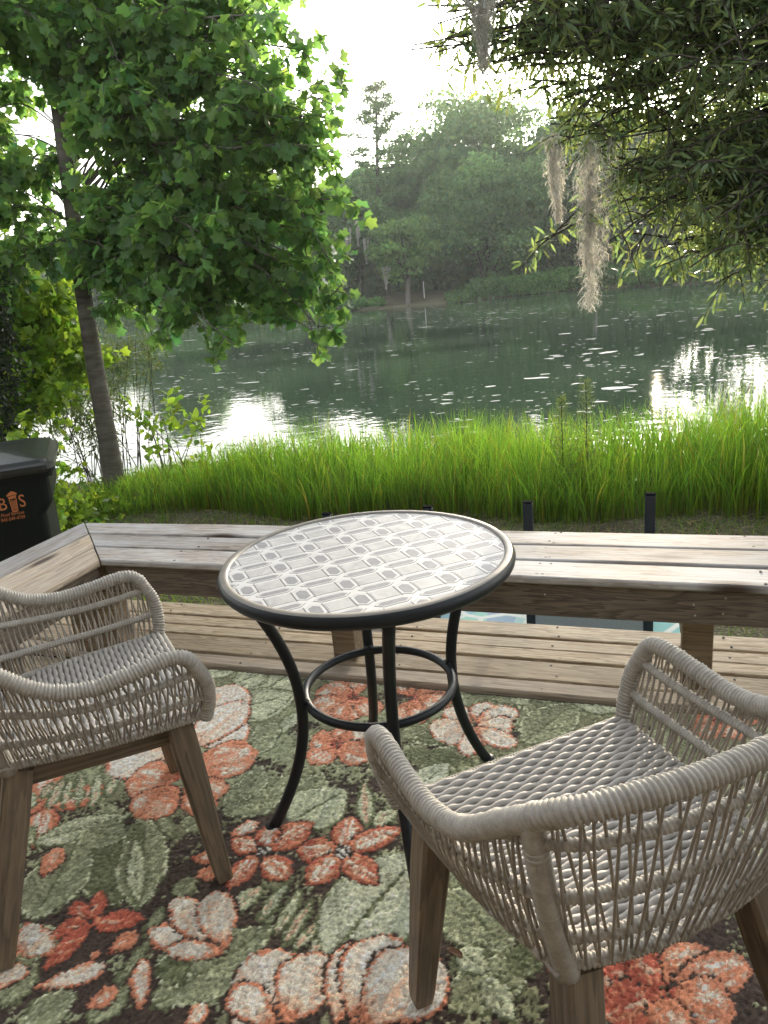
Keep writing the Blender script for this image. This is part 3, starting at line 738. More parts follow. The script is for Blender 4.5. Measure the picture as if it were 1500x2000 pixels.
def rail_h(u, zf, zs, zc):
    """height fraction so the rail sits at the given z at front, side, corner/back"""
    u = np.asarray(u); v = np.minimum(u, 1 - u)
    z = np.interp(v, [0, .17, .36, .5], [zf, zs, zc, zc + .008])
    kk = 15; zp = np.r_[np.full(kk, z[0]), z, np.full(kk, z[-1])] if len(z) > 10 else None
    if zp is not None: z = np.convolve(zp, np.hanning(2 * kk + 1) / np.hanning(2 * kk + 1).sum(), 'same')[kk:-kk]
    b_ = surf(u, np.zeros_like(u))[:, 2]; t_ = surf(u, np.ones_like(u))[:, 2]
    return (z - b_) / (t_ - b_)

def make_chair(label):
    root = tag(empty('rope_chair'), label, 'chair', 'woven rope armchairs by the round table')
    arm = [(.252, .252, .448), (.262, .266, .49), (.262, .281, .545)]
    P = np.vstack([np.array(arm), TOP, np.array(arm)[::-1] * np.array([1, -1, 1])])
    V, F = wrapped(P, .0178, .0076, 1, 12); obj('top_rail', V, F, ROPE, root, smooth=True)
    uu = np.linspace(.0, 1, 90)
    for k, (zf, zs, zc, r, ua_, ub_) in enumerate([(.60, .612, .706, .0098, .16, .84), (.588, .556, .612, .0105, .0, 1), (.512, .498, .522, .0105, .0, 1), (.452, .450, .458, .0115, 0, 1)]):
        u2 = np.linspace(ua_, ub_, 70); h = rail_h(u2, zf, zs, zc)
        if k == 0:
            v = np.minimum(u2, 1 - u2); h = np.where(v < .36, .93 + (h - .93) * np.clip((v - .16) / .2, 0, 1), h)
        V, F = wrapped(surf(u2, h), r * .95, .0068, 5 + k, 8); obj('rail', V, F, ROPE, root, smooth=True)
    for s in (.36, .64):
        hs_ = np.linspace(-.06, .985, 24); P = surf(np.full(24, s), hs_)
        V, F = tube_geo(P, np.linspace(.0185, .0158, 24), 12); cp = obj('corner_post', V, F, ROPE, root, smooth=True)
        for hh_ in (.82, .46, .14):
            q = surf(np.array([s, s]), np.array([hh_ - .025, hh_ + .025])); V, F = wrapped(np.vstack([q[0], q.mean(0), q[1]]), .0172, .0042, 3, 12); obj('binding', V, F, ROPE, cp, smooth=True)
    # strands: two families leaning either way, each one rope
    rr = np.random.default_rng(5)
    for fam in (1, -1):
        us = np.linspace(.015, .985, 82)
        for u0 in us:
            if abs(u0 - .36) < .004 or abs(u0 - .64) < .004: continue
            v = min(u0, 1 - u0)
            du = fam * (.013 + .006 * rr.normal()) * (1.0 if v < .34 else .8)
            hs_ = np.linspace(.004, .97, 9); u = np.clip(u0 + du * (hs_ - .5) * 2 * 0.55 + .0006 * rr.normal(), .006, .994)
            P = surf(u, hs_); cen = np.array([-.0, 0, 0])
            d = P[:, :2] / (np.linalg.norm(P[:, :2], axis=1)[:, None] + 1e-6)
            P[:, :2] += d * (.0075 * np.sign(fam) * .55 + .0045)
            V, F = tube_geo(P, .0023 + .0003 * rr.random(), 5, False); obj('rope_strand', V, F, STRAND, root, smooth=True)
    # seat: rows of rope going over and under
    mb = MB()
    fs = np.arange(-.186, .262, .0132); row = 0
    for f in fs:
        lw = np.interp(f, [-.192, -.185, -.155, -.1, 0, .12, .25, .3], [.05, .10, .195, .214, .232, .243, .250, .250]) - (.006 if f > -.08 else .020)
        if lw < .03: continue
        L = np.arange(-lw, lw + .001, .0048); ph = np.pi * L / .0215 + (row % 2) * np.pi
        dish = -.014 * np.clip(1 - (L / .25) ** 2, 0, 1) * np.clip(1 - ((f - .03) / .25) ** 2, 0, 1)
        z = .4605 + dish + .0015 * np.sin(ph); z = np.where(f > .252, z - (f - .252) * 1.2, z)
        P = np.stack([f + .0007 * np.sin(ph) + 0 * L, L, z], 1); mb.tube(P, .0067, 6)
        row += 1
    for l in np.arange(-.2365, .241, .043):
        P = np.array([(f, l * (1 if f > -.05 else .9), .4565 - .014 * max(0, 1 - (l / .25) ** 2) * max(0, 1 - ((f - .03) / .25) ** 2)) for f in np.linspace(-.17, .25, 14)])
        mb.tube(P, .0045, 5)
    mb.build('seat', ROPE2, root, smooth=True)
    P = np.array([(.262, l, .446) for l in np.linspace(-.25, .25, 12)]); V, F = wrapped(P, .0115, .0064, 9, 8); obj('front_rail', V, F, ROPE, root, smooth=True)
    # legs and frame
    for (ff, fl, tf, tl) in ((.227, .257, .196, .214), (.227, -.257, .196, -.214), (-.258, .232, -.140, .162), (-.258, -.232, -.140, -.162)):
        Lg = .43; a, b_ = np.array([tf, tl, .438 if tf > 0 else .424]), np.array([ff, fl, .0115]); ax = (b_ - a); Lg = np.linalg.norm(ax); ax /= Lg
        V = []; F = []
        for i, (s, w) in enumerate(((0, .029), (.25, .029), (.94, .0205), (1, .018))):
            for (x, y) in ((-1, -.8), (-.8, -1), (.8, -1), (1, -.8), (1, .8), (.8, 1), (-.8, 1), (-1, .8)): V.append((s * Lg, x * w, y * w * (1.0)))
        for i in range(3):
            for j in range(8): F.append((i*8+j, i*8+8+j, i*8+8+(j+1) % 8, i*8+(j+1) % 8))
        F += [tuple(range(8)), tuple(range(31, 23, -1))]
        lo = obj('leg', V, F, TEAK, root)
        yv = np.array([0, 1.0, 0]) - ax * ax[1]; yv /= np.linalg.norm(yv); zv = np.cross(ax, yv)
        Mx = Matrix.Identity(4)
        for i in range(3): Mx[i][0] = ax[i]; Mx[i][1] = yv[i]; Mx[i][2] = zv[i]; Mx[i][3] = a[i]
        lo.matrix_local = Mx
    for (p, q) in (((.196, .196), (-.158, .160)), ((.196, -.196), (-.158, -.160)), ((.198, .2), (.198, -.2)), ((-.105, .165), (-.105, -.165))):
        p, q = np.array(p), np.array(q); L = np.linalg.norm(q - p); mb = MB(); mb.box((L/2, 0, 0), (L - .02, .026, .062), .003)
        o = mb.build('apron', TEAK, root); o.location = (p[0], p[1], .410); o.rotation_euler = (0, 0, math.atan2(q[1]-p[1], q[0]-p[0]))
    return root
chair_a = make_chair('woven rope armchair with teak legs, cut off on the left, facing the round table')
def copy_tree(o, parent=None):
    c_ = o.copy(); COL.objects.link(c_)
    if parent is not None: c_.parent = parent; c_.matrix_parent_inverse = o.matrix_parent_inverse.copy()
    for ch in list(o.children): copy_tree(ch, c_)
    return c_
chair_b = copy_tree(chair_a)
chair_b['label'] = 'woven rope armchair seen from behind, its arm in front of a table leg'
chair_a.location = (-.786, 1.596, .004); chair_a.rotation_euler = (0, 0, .466)
chair_b.location = (.307, .986, .004); chair_b.rotation_euler = (0, 0, 1.947)

# ================================================================ TRASH BIN
PLASTIC = simple('black_green_plastic', (.003, .0055, .004), .55, 0, .1, 30, .15, .1)
PRINT = simple('orange_print', (.42, .135, .04), .6, 0, .25, 300)
binr = tag(empty('trash_bin', (0, 0, 0)), 'black wheeled trash bin with orange can logo and phone number', 'trash bin')
BA = R(20); bx_, by_ = -2.02, 3.83
binr.location = (bx_, by_, -.405); binr.rotation_euler = (0, 0, BA)
def rrect(w, d, r, n=5):
    P = []
    for (cx, cy_, a0) in ((w-r, -d+r, -90), (w-r, d-r, 0), (-w+r, d-r, 90), (-w+r, -d+r, 180)):
        for k in range(n): a = R(a0 + 90 * k / (n-1)); P.append((cx + r*math.cos(a), cy_ + r*math.sin(a)))
    return P
def loft(rings):
    V = []; F = []; k = len(rings[0][0])
    for P, z in rings: V += [(x, y, z if np.isscalar(z) else z[i]) for i, (x, y) in enumerate(P)]
    for i in range(len(rings) - 1):
        for j in range(k): q = (j+1) % k; F.append((i*k+j, i*k+q, i*k+k+q, i*k+k+j))
    F += [tuple(range(k-1, -1, -1)), tuple(range((len(rings)-1)*k, len(rings)*k))]
    return V, F
V, F = loft([(rrect(.215, .335, .04), .03), (rrect(.228, .347, .04), .55), (rrect(.234, .354, .04), .815), (rrect(.272, .355, .045), .868), (rrect(.280, .3555, .045), 1.0), (rrect(.300, .375, .045), 1.002), (rrect(.302, .377, .045), 1.040), (rrect(.296, .37, .045), 1.043)])
obj('body', V, F, PLASTIC, binr)
def dome(P, z, hgt): return [z + hgt * (1 - (x / .34) ** 2) * (1 - .5 * (y / .4) ** 2) for x, y in P]
rings = []
for w, d, z, hg in ((.314, .39, 1.030, 0), (.318, .395, 1.045, 0), (.316, .392, 1.066, 0), (.295, .37, 1.074, .006), (.285, .36, 1.088, .012), (.22, .30, 1.092, .03), (.14, .2, 1.094, .036), (.05, .08, 1.095, .038)):
    P = rrect(w, d, min(.05, w * .5)); rings.append((P, dome(P, z, hg)))
V, F = loft(rings); obj('lid', V, F, simple('glossy_black_lid', (.004, .0065, .005), .32, 0, .1, 12, .45, .1), binr, smooth=False)
mb = MB(); mb.tube([(-.3, .41, .98), (.3, .41, .98)], .015, 10); mb.build('handle', PLASTIC, binr, smooth=True)
for s in (-1, 1):
    V, F = lathe([(.02, -.025), (.11, -.025), (.125, -.015), (.125, .015), (.11, .025), (.02, .025)], 24); V = np.asarray(V)[:, [2, 0, 1]] + np.array([s * .27, .33, .125]); obj('wheel', V, F, PLASTIC, binr, smooth=True)
def text(body, size, x, z, y, sx=1.0, parent=binr):
    cu = bpy.data.curves.new('lettering', 'FONT'); cu.body = body; cu.size = size; cu.align_x = 'CENTER'; cu.extrude = .0006; cu.materials.append(PRINT)
    cu.resolution_u = 3
    tmp = bpy.data.objects.new('lettering', cu); COL.objects.link(tmp); bpy.context.view_layer.update()
    me = bpy.data.meshes.new_from_object(tmp.evaluated_get(bpy.context.evaluated_depsgraph_get())); bpy.data.objects.remove(tmp); bpy.data.curves.remove(cu)
    if not me.materials: me.materials.append(PRINT)
    o = bpy.data.objects.new('lettering', me); link(o, parent); o.location = (x, y, z); o.rotation_euler = (R(90), 0, 0); o.scale = (sx, 1, 1); return o
LX, LZ, LY, LK = .101, .876, -.3570, .60
text('B', .088, .050, .870, LY, .8); text('S', .088, .139, .872, LY, .8)
text('Bill Floyd Services', .023, .071, .8375, LY, .78); text('843-549-4739', .024, .082, .8130, LY, .80)
mb = MB()
def slab(pts, y=-.3576): 
    k = len(pts); V = [(LX + x * LK, yy, LZ + z * LK) for yy in (-.3530, y) for x, z in pts]
    mb.add(V, [tuple(range(k, 2*k))] + [(i, k + i, k + (i+1) % k, (i+1) % k) for i in range(k)])
slab([(-.034, .09), (.030, .098), (.024, .075), (-.03, .068)])           # rim band of the pictured can
slab([(-.042, .104), (-.038, .096), (.036, .104), (.038, .112), (.02, .126), (0, .135), (-.022, .122)])
slab([(-.031, .066), (-.024, .066), (-.018, -.03), (-.025, -.03)]); slab([(.019, .07), (.026, .072), (.020, -.026), (.014, -.026)])
slab([(-.026, -.030), (.020, -.026), (.019, -.036), (0, -.042), (-.024, -.04)])
for k in range(5): slab([(-.018 + k*.0075, .06), (-.0145 + k*.0075, .0605), (-.0125 + k*.006, -.022), (-.0155 + k*.006, -.022)])
for k in range(4): slab([(-.022, .04 - k*.018), (.018, .043 - k*.018), (.018, .0405 - k*.018), (-.022, .0375 - k*.018)])
mb.build('can_emblem', PRINT, binr)

# ================================================================ LOW SLING CHAIRS AND BLUE RUG BEHIND THE BENCH
SLING = simple('grey_sling_mesh', (.27, .30, .30), .7, 0, .25, 400, .3, .3)
FR = simple('dark_chair_frame', (.016, .022, .028), .6, 0, .1, 50, .25)
FRCAP = simple('darkened_cap', (.004, .005, .006), .95, 0, 0, 40, .02)  # colour darkened to keep sky glare off the upright tops
def sling_chair(label, tl, tr, n, ztl, ztr):
    g = -.42; root = tag(empty('sling_chair', tn((tl + tr) / 2, n + .3, g)), label, 'chair', 'low sling chairs beyond the bench'); off = np.array(root.location)
    def P(t, nn, z): return tn(t, nn, z) - off
    for t, zt in ((tl, ztl), (tr, ztr)):
        mb = MB(); H = zt - g - .005; mb.box((0, 0, H/2), (.046, .03, H), .004); o = mb.build('upright', FR, root); o.location = P(t, n, g + .005); o.rotation_euler = (0, 0, TH)
        cap = MB(); cap.box((0, 0, 0), (.047, .031, .008), .002); o = cap.build('end_cap', FRCAP, root); o.location = P(t, n, zt + .004); o.rotation_euler = (0, 0, TH)
        mb = MB(); mb.tube([P(t, n, -.30), P(t, n + .55, -.16)], .014, 8); mb.build('seat_rail', FR, root, smooth=True)
        mb = MB(); mb.tube([P(t, n + .55, -.16), P(t, n + .58, g + .01)], .014, 8); mb.build('front_leg', FR, root, smooth=True)
    mb = MB(); a = np.linspace(0, 1, 7); V = []; 
    for s in a:
        for t in (tl + .022, tr - .022): V.append(P(t, n + .0 + .55*s, -.285 + .13*s - .05*math.sin(math.pi*s)))
    V += [tuple(np.array(v) - np.array([0, 0, .004])) for v in V[:]]
    F = [(2*i, 2*i+1, 2*i+3, 2*i+2) for i in range(6)] + [(14+2*i, 16+2*i, 17+2*i, 15+2*i) for i in range(6)] + [(0, 14, 15, 1), (12, 13, 27, 26)]
    obj('sling_seat', V, F, SLING, root)
    V = [P(t, n - .012, z) for z in (-.40, -.275) for t in (tl + .022, tr - .022)]; V += [tuple(np.array(v) + np.append(N1 * .004, 0)) for v in V[:]]
    obj('sling_panel', V, [(0, 1, 3, 2), (4, 6, 7, 5), (0, 4, 5, 1), (2, 3, 7, 6)], SLING, root)
    mb = MB(); mb.tube([P(tl, n, -.395), P(tr, n, -.395)], .012, 8); mb.build('crossbar', FR, root, smooth=True)
    return root
sling_chair('low sling chair behind the bench, directly behind its right-hand planks', -.495, .055, 3.4, .30, .343)
sling_chair('low sling chair behind the bench, its post tips showing over the round table', -1.545, -.99, 3.4, .229, .272)
m, nt, b = new_mat('blue_starburst_weave'); v = mapped(nt, (1, 1, 1), False)
vo = nd(nt, 'ShaderNodeTexVoronoi', Scale=3.2, feature='DISTANCE_TO_EDGE'); nt.links.new(v, vo.inputs['Vector'])
vo2 = nd(nt, 'ShaderNodeTexVoronoi', Scale=5.0); nt.links.new(v, vo2.inputs['Vector'])
e_ = ramp(nt, [(.03, 1.0), (.06, 0.0)], vo.outputs['Distance']); cc = mixc(nt, .35, (.30, .43, .46), vo2.outputs['Color'], 'SOFT_LIGHT')
nt.links.new(mixc(nt, e_.outputs[0], cc, (.62, .64, .58)), b.inputs['Base Color']); b.inputs['Roughness'].default_value = .9
mb = MB(); mb.box((0, 0, 0), (1.85, 1.7, .008), .002); o = mb.build('outdoor_rug', m); o.location = tn(-.72, 3.72, -.397); o.rotation_euler = (0, 0, TH)
tag(o, 'pale blue patterned outdoor rug under the sling chairs beyond the bench', 'rug')
V = []; 
P = np.array([(0, 0), (.012, .006), (.026, .007), (.04, .003), (.05, -.002), (.036, -.007), (.018, -.008), (.005, -.004)])
o = obj('fallen_leaf', [(x, y, .004 * math.sin(x * 90)) for x, y in P] + [(x, y, .004 * math.sin(x * 90) + .0012) for x, y in P], [tuple(range(7, -1, -1)), tuple(range(8, 16))] + [(i, (i+1) % 8, 8+(i+1) % 8, 8+i) for i in range(8)], simple('dry_leaf', (.16, .085, .045), .8))
o.location = (.045, 1.21, .017); o.rotation_euler = (.1, .1, -.5)
tag(o, 'small dry brown leaf lying on the rug beside a chair leg', 'leaf')

# ================================================================ VEGETATION
def unit(v): return v / (np.linalg.norm(v, axis=-1, keepdims=True) + 1e-9)

def place(tmplV, tmplF, C, A, Nn, S, bend=None):
    """copies of a small template: x along A, z along Nn"""
    A = unit(A); Y = unit(np.cross(Nn, A)); Z = np.cross(A, Y)
    S = np.asarray(S)[:, None, None]
    V = C[:, None, :] + S * (tmplV[None, :, 0:1] * A[:, None, :] + tmplV[None, :, 1:2] * Y[:, None, :] + tmplV[None, :, 2:3] * Z[:, None, :])
    k = len(tmplV); n = len(C)
    F = (tmplF[None] + (np.arange(n) * k)[:, None, None]).reshape(-1, tmplF.shape[1])
    return V.reshape(-1, 3), F

def fan(outline, fold=.12, droop=.1):
    """leaf from an outline (x along, y across), folded along the midrib, as triangles"""
    O = np.array(outline, float); k = len(O)
    z = fold * np.abs(O[:, 1]) * 1.2 - droop * (O[:, 0] ** 2)
    V = np.vstack([np.c_[O, z], [[.45, 0, -droop * .2]]])
    F = np.array([(k, i, (i + 1) % k) for i in range(k)])
    return V, F
_h = [(.00, .16), (.03, .38), (.13, .47), (.26, .40), (.36, .31), (.48, .37), (.72, .48), (.78, .34), (.76, .20), (.88, .13)]
TULIP = fan([(0, 0)] + _h + [(.97, 0)] + [(x, -y) for x, y in _h[::-1]], .26, .26)
SLIM = (np.array([(0, 0, 0), (.3, .10, .03), (.3, -.10, .03), (.68, .085, -.03), (.68, -.085, -.03), (1, 0, -.12)]), np.array([(0, 2, 1), (1, 2, 4), (1, 4, 3), (3, 4, 5)]))
OVAL = fan([(0, 0), (.2, .2), (.5, .27), (.8, .15), (1, 0), (.8, -.15), (.5, -.27), (.2, -.2)], .2, .15)
CARD = (np.array([(-.5, -.3, 0), (.1, -.45, .08), (.55, .05, -.05), (.05, .42, .06), (-.4, .3, .02)]), np.array([(0, 1, 2), (0, 2, 3), (0, 3, 4)]))

def tints(n, lo=.7, hi=1.3, warm=.12, r=rng):
    g = r.uniform(lo, hi, n); w = r.normal(0, warm, n)
    return np.stack([g * (1 + w), g * (1 + .25 * w), g * (1 - .5 * w)], 1)

def leaves_mesh(name, tmpl, C, A, Nn, S, mat, parent, cols=None, kind=None):
    V, F = place(tmpl[0], tmpl[1], C, A, Nn, S)
    cols = tints(len(C)) if cols is None else cols
    o = obj(name, V, F, mat, parent, cols=np.repeat(cols, len(tmpl[0]), 0)); 
    if kind: o['kind'] = kind
    return o

def bark_mat(name, c1, c2, sc=(14, 14, 3), b_=.6):
    m, nt, b = new_mat(name); v = mapped(nt, sc, False); n = nd(nt, 'ShaderNodeTexNoise', Scale=1.0, Detail=6.0, Roughness=.65); nt.links.new(v, n.inputs['Vector'])
    r = ramp(nt, [(.3, c1), (.68, c2)], n.outputs['Fac']); nt.links.new(r.outputs[0], b.inputs['Base Color'])
    b.inputs['Roughness'].default_value = .9; b.inputs['Specular IOR Level'].default_value = .15; bump(nt, b, n.outputs['Fac'], b_, .02); return m
BARK = bark_mat('smooth_grey_bark', (.075, .066, .056), (.165, .15, .13), (5, 5, 22), .5)
BARKD = bark_mat('dark_rough_bark', (.03, .025, .02), (.085, .072, .058))
L_TULIP = leaf_mat('tulip_leaf', (.078, .152, .046), (.28, .50, .10), .52, .42, .4)
L_OAK = leaf_mat('slim_oak_leaf', (.100, .140, .060), (.28, .37, .10), .48, .38, .45)
L_FAR = leaf_mat('far_leaf', (.085, .16, .062), (.25, .42, .13), .47, .6, .2)
L_VINE = leaf_mat('bright_vine_leaf', (.12, .21, .026), (.44, .64, .05), .5, .42, .4)
L_DARK = leaf_mat('dark_evergreen_leaf', (.018, .030, .012), (.03, .05, .015), .25, .5, .3)
L_GRASS = leaf_mat('tall_grass_blade', (.095, .185, .020), (.34, .60, .045), .52, .45, .25)
L_STRAW = leaf_mat('grass_clipping', (.27, .23, .13), (.3, .25, .12), .3, .8, .1)
L_SHRUB = leaf_mat('fine_shrub_leaf', (.07, .10, .035), (.20, .27, .06), .45, .5, .3)

def in_ell(n, ells, r=rng, shell=.45):
    """points in a set of ellipsoids, thicker towards their outside; ells: (cx,cy,cz,rx,ry,rz,weight)"""
    w = np.array([e[6] for e in ells], float); k = r.choice(len(ells), n, p=w / w.sum()); E = np.array(ells)[k]
    d = unit(r.normal(size=(n, 3))); q = (shell + (1 - shell) * r.random(n)) ** .6
    return E[:, :3] + d * q[:, None] * E[:, 3:6]

def crown_tree(root, trunk, trad, ends, droop, ntw, nlf, tmpl, size, lmat, bmat, near=300, lat=.5, limb_r=.022, updir=.0, spread=.34, leafname='leaf', zstart=(.35, .95), face=.55):
    """trunk, limbs to the given ends, twigs on the limbs, leaves on the twigs. Root stands at the world origin."""
    off = np.array(root.location)
    T = spline(trunk, 10); tr = np.interp(np.linspace(0, 1, len(T)), np.linspace(0, 1, len(trad)), trad)
    V, F = tube_geo(T - off, tr, 16); obj('trunk', V, F, bmat, root, smooth=True)
    LC, LA, LN = [], [], []; tw = MB()
    for e in ends:
        zt = e[2] - rng.uniform(-.15, .55) * (1.0 if droop > 0 else .5); zs = np.clip(zt, T[0, 2] + zstart[0] * (T[-1, 2] - T[0, 2]), T[0, 2] + zstart[1] * (T[-1, 2] - T[0, 2]))
        i = np.argmin(np.abs(T[:, 2] - zs)); a = T[i]; L = np.linalg.norm(e - a)
        m1 = a + (e - a) * .35 + np.array([0, 0, .14 * L + .05]) + rng.normal(0, .05 * L, 3); m2 = a + (e - a) * .72 + np.array([0, 0, .10 * L * droop]) + rng.normal(0, .05 * L, 3)
        P = spline([a, m1, m2, e], 7); r0 = limb_r * (.6 + .25 * L)
        V, F = tube_geo(P - off, np.linspace(r0, .004, len(P)), 6, False); obj('branch', V, F, bmat, root, smooth=True)
        for q in range(ntw):
            s = .42 + .58 * (q + rng.random()) / ntw; p = P[min(len(P) - 1, int(s * (len(P) - 1)))]
            d = unit(np.array([rng.normal(), rng.normal(), rng.normal() * .6 - .35 * droop + updir])); ln = rng.uniform(.5, 1.1) * spread
            Q = np.array([p, p + d * ln * .5 + [0, 0, .02], p + d * ln + [0, 0, -.10 * ln * droop]])
            Q = spline(Q, 3); V, F = tube_geo(Q - off, np.linspace(.005, .0018, len(Q)), 4, False); tw.add(V, F)
            k = nlf if q < ntw - 1 else nlf + 3
            f = rng.random(k) ** .7; idx = np.clip((f * (len(Q) - 1)).astype(int), 0, len(Q) - 1)
            ld = unit(unit(Q[-1] - Q[0])[None] * .6 + rng.normal(0, .75, (k, 3)) + np.array([0, 0, -.35 * droop]))
            LC.append(Q[idx] + ld * .03); LA.append(ld); LN.append(unit(rng.normal(0, face, (k, 3)) + np.array([0, -.25, .8])))
    o = tw.build('twigs', bmat, root); o['kind'] = 'stuff'
    C, A, Nn = np.vstack(LC), np.vstack(LA), np.vstack(LN); S = size * rng.uniform(.5, 1.3, len(C)); cols = tints(len(C), .72, 1.3, .13)
    # the leaves that show largest are objects of their own
    cp = np.array([0, 0, CAM_H]); v = C - cp; dep = v @ fwd; px = (v @ rgt) / dep * 1444 + 750; py = 1000 - (v @ upv) / dep * 1444
    vis = (dep > 0) & (px > 0) & (px < 1500) & (py > 0) & (py < 2000)
    order = np.argsort(np.where(vis, dep / S, 1e9)); seen = {}; pick = []
    for i in order:
        if not vis[i] or len(pick) >= near: break
        key = (int(px[i] / 22), int(py[i] / 22))
        if key in seen: continue
        seen[key] = 1; pick.append(i)
    pk = np.zeros(len(C), bool); pk[pick] = True
    if near:
        shared = []
        for q in range(6):
            mt = tmpl[0].copy(); mt[:, 2] *= rng.uniform(.4, 1.9)
            shared.append(mesh_data(leafname, mt, tmpl[1], lmat, cols=np.repeat(tints(1, .85, 1.25, .1), len(mt), 0)))
        for n_, i in enumerate(pick):
            a = unit(A[i]); y = unit(np.cross(Nn[i], a)); z = np.cross(a, y); Mx = Matrix.Identity(4); s = S[i]; p = C[i] - off
            for r_ in range(3): Mx[r_][0] = a[r_] * s; Mx[r_][1] = y[r_] * s; Mx[r_][2] = z[r_] * s; Mx[r_][3] = p[r_]
            inst(leafname, shared[n_ % 6], root, Mx)
    leaves_mesh('foliage', tmpl, C[~pk] - off, A[~pk], Nn[~pk], S[~pk], lmat, root, cols[~pk], 'stuff')
    return C

# --- tulip tree by the bin
rt_ = tag(empty('tulip_tree', (-2.672, 7.283, -.45)), 'slender grey-trunked tree with broad lobed leaves standing between the bin and the pond', 'tree')
TRK = [(-2.66, 7.29, -.55), (-2.672, 7.283, -.35), (-2.64, 7.25, .3), (-2.586, 7.2, 1.4), (-2.528, 7.2, 2.28), (-2.47, 7.2, 3.2), (-2.40, 7.15, 4.6), (-2.36, 7.1, 6.2)]
EL = [(-.92, 6.7, 2.55, 1.18, .95, 1.05, 10), (-1.10, 6.5, 1.72, .92, .75, .42, 6), (-.40, 6.2, 1.32, .34, .40, .36, 2.6), (-1.13, 6.1, 1.16, .20, .3, .30, 1.2), (-2.10, 6.9, 1.36, .28, .3, .26, 1.2), (-2.2, 6.9, 1.72, .26, .3, .2, 1.0),
      (-1.15, 6.6, 3.50, 1.55, .9, .62, 7), (-2.55, 6.6, 3.72, .75, .8, .48, 3.0), (-.25, 6.5, 2.25, .42, .55, .55, 2.6), (-3.15, 7.2, 2.6, .50, .6, .75, 3.2), (-3.0, 7.3, 1.95, .42, .5, .40, 1.4)]
crown_tree(rt_, TRK, [.135, .112, .088, .074, .068, .062, .054, .04], in_ell(152, EL, shell=.3), 1.0, 12, 12, TULIP, .095, L_TULIP, BARK, limb_r=.010, spread=.38)

# --- oak whose boughs come in from the right
ro_ = tag(empty('willow_oak', (4.6, 5.6, -.45)), 'oak with slim dark leaves whose boughs hang in over the pond', 'tree')
OT = [(4.6, 5.6, -.6), (4.55, 5.55, .3), (4.5, 5.4, 1.6), (4.3, 5.2, 2.8), (4.1, 5.1, 4.0), (3.9, 5.0, 5.2)]
EO = [(2.2, 4.6, 2.35, 1.0, .9, .62, 10), (2.15, 4.5, 1.80, .85, .7, .42, 8), (1.75, 4.4, 1.42, .42, .45, .20, 2.6), (1.12, 4.6, 2.55, .42, .5, .30, 7), (1.22, 4.6, 2.15, .28, .4, .28, 5), (2.35, 4.4, 1.42, .42, .5, .24, 3.2), (.55, 4.4, 2.58, .32, .25, .17, 3.0), (.85, 4.5, 2.65, .3, .4, .25, 3),
      (1.45, 4.6, 1.75, .22, .35, .26, 3), (.98, 4.4, 1.46, .10, .12, .05, .25), (2.3, 4.3, 1.24, .35, .3, .12, 1.0), (2.2, 4.6, 3.1, 1.2, .8, .3, 3), (1.30, 4.35, 1.28, .08, .1, .05, .25)]
crown_tree(ro_, OT, [.26, .22, .20, .17, .13, .09], in_ell(235, EO, shell=.1), .7, 14, 18, SLIM, .076, L_OAK, BARKD, limb_r=.008, spread=.30, face=.8)

# --- Spanish moss
MOSS = leaf_mat('spanish_moss', (.48, .465, .42), (.58, .56, .48), .5, .9, .05)
def moss(label, x, y, ztop, zbot, w, n, group='Spanish moss hanging from the boughs', thick=.004, name='spanish_moss', mat=MOSS):
    """a hank of curly threads, lumpy and narrowing downwards"""
    L = ztop - zbot; k = 7; base = 0; Vs = []; Fs = []
    hk = [(0, 0, 1.0, 1.0)] + [(rng.normal(0, w * .55), rng.normal(0, w * .3), rng.uniform(.4, .85), rng.uniform(.5, .9)) for _ in range(4)]
    lump = rng.uniform(.45, 1.25, (5, 14))
    for i in range(n):
        h = 0 if rng.random() < .5 else rng.integers(1, 5); hx, hy, hl, hw = hk[h]
        s0 = rng.random() ** .9 * hl; ln = rng.uniform(.05, .13) * min(L, 1.2)
        rad = w * .30 * hw * np.interp(s0 / hl, np.linspace(0, 1, 14), lump[h]) * (1.02 - s0 / hl) ** .55
        d = np.cumsum(rng.normal(0, 1, (k, 3)) * np.array([.9, .9, .5]) + np.array([0, 0, -1.0]), 0); d *= ln / k
        P = np.array([x + hx * (1 - .6 * s0) + rng.normal(0, rad * .62), y + hy + rng.normal(0, rad * .5), ztop - s0 * (L - ln)]) + d
        P[:, 2] = np.maximum(P[:, 2], zbot)
        side = unit(np.array([rng.normal(), rng.normal(), .5 * rng.normal()])); th = thick * rng.uniform(.5, 1.3) * np.array([.5, .9, 1, 1, .9, .7, .2])
        Vs.append(np.concatenate([P - side * th[:, None], P + side * th[:, None]]))
        a = np.arange(k - 1); Fs.append(np.stack([a, a + 1, a + k + 1, a + k], 1) + base); base += 2 * k
    V, F = np.vstack(Vs), np.vstack(Fs); org = np.array([x, y, ztop])
    return tag(obj(name, V - org, F, mat, None, cols=np.repeat(tints(n, .6, 1.3, .05), 2 * k, 0), loc=org), label, 'moss', group)
moss('longest hank of grey Spanish moss, reaching down in front of the water', 1.285, 4.35, 2.02, 1.09, .080, 1700, thick=.0016)
moss('shorter hank of Spanish moss, left of the longest one', 1.12, 4.4, 2.05, 1.58, .12, 1500, thick=.0016)
moss('hank of Spanish moss high up against the bright sky',   .675, 4.0, 2.80, 2.27, .13, 2000, thick=.0018)

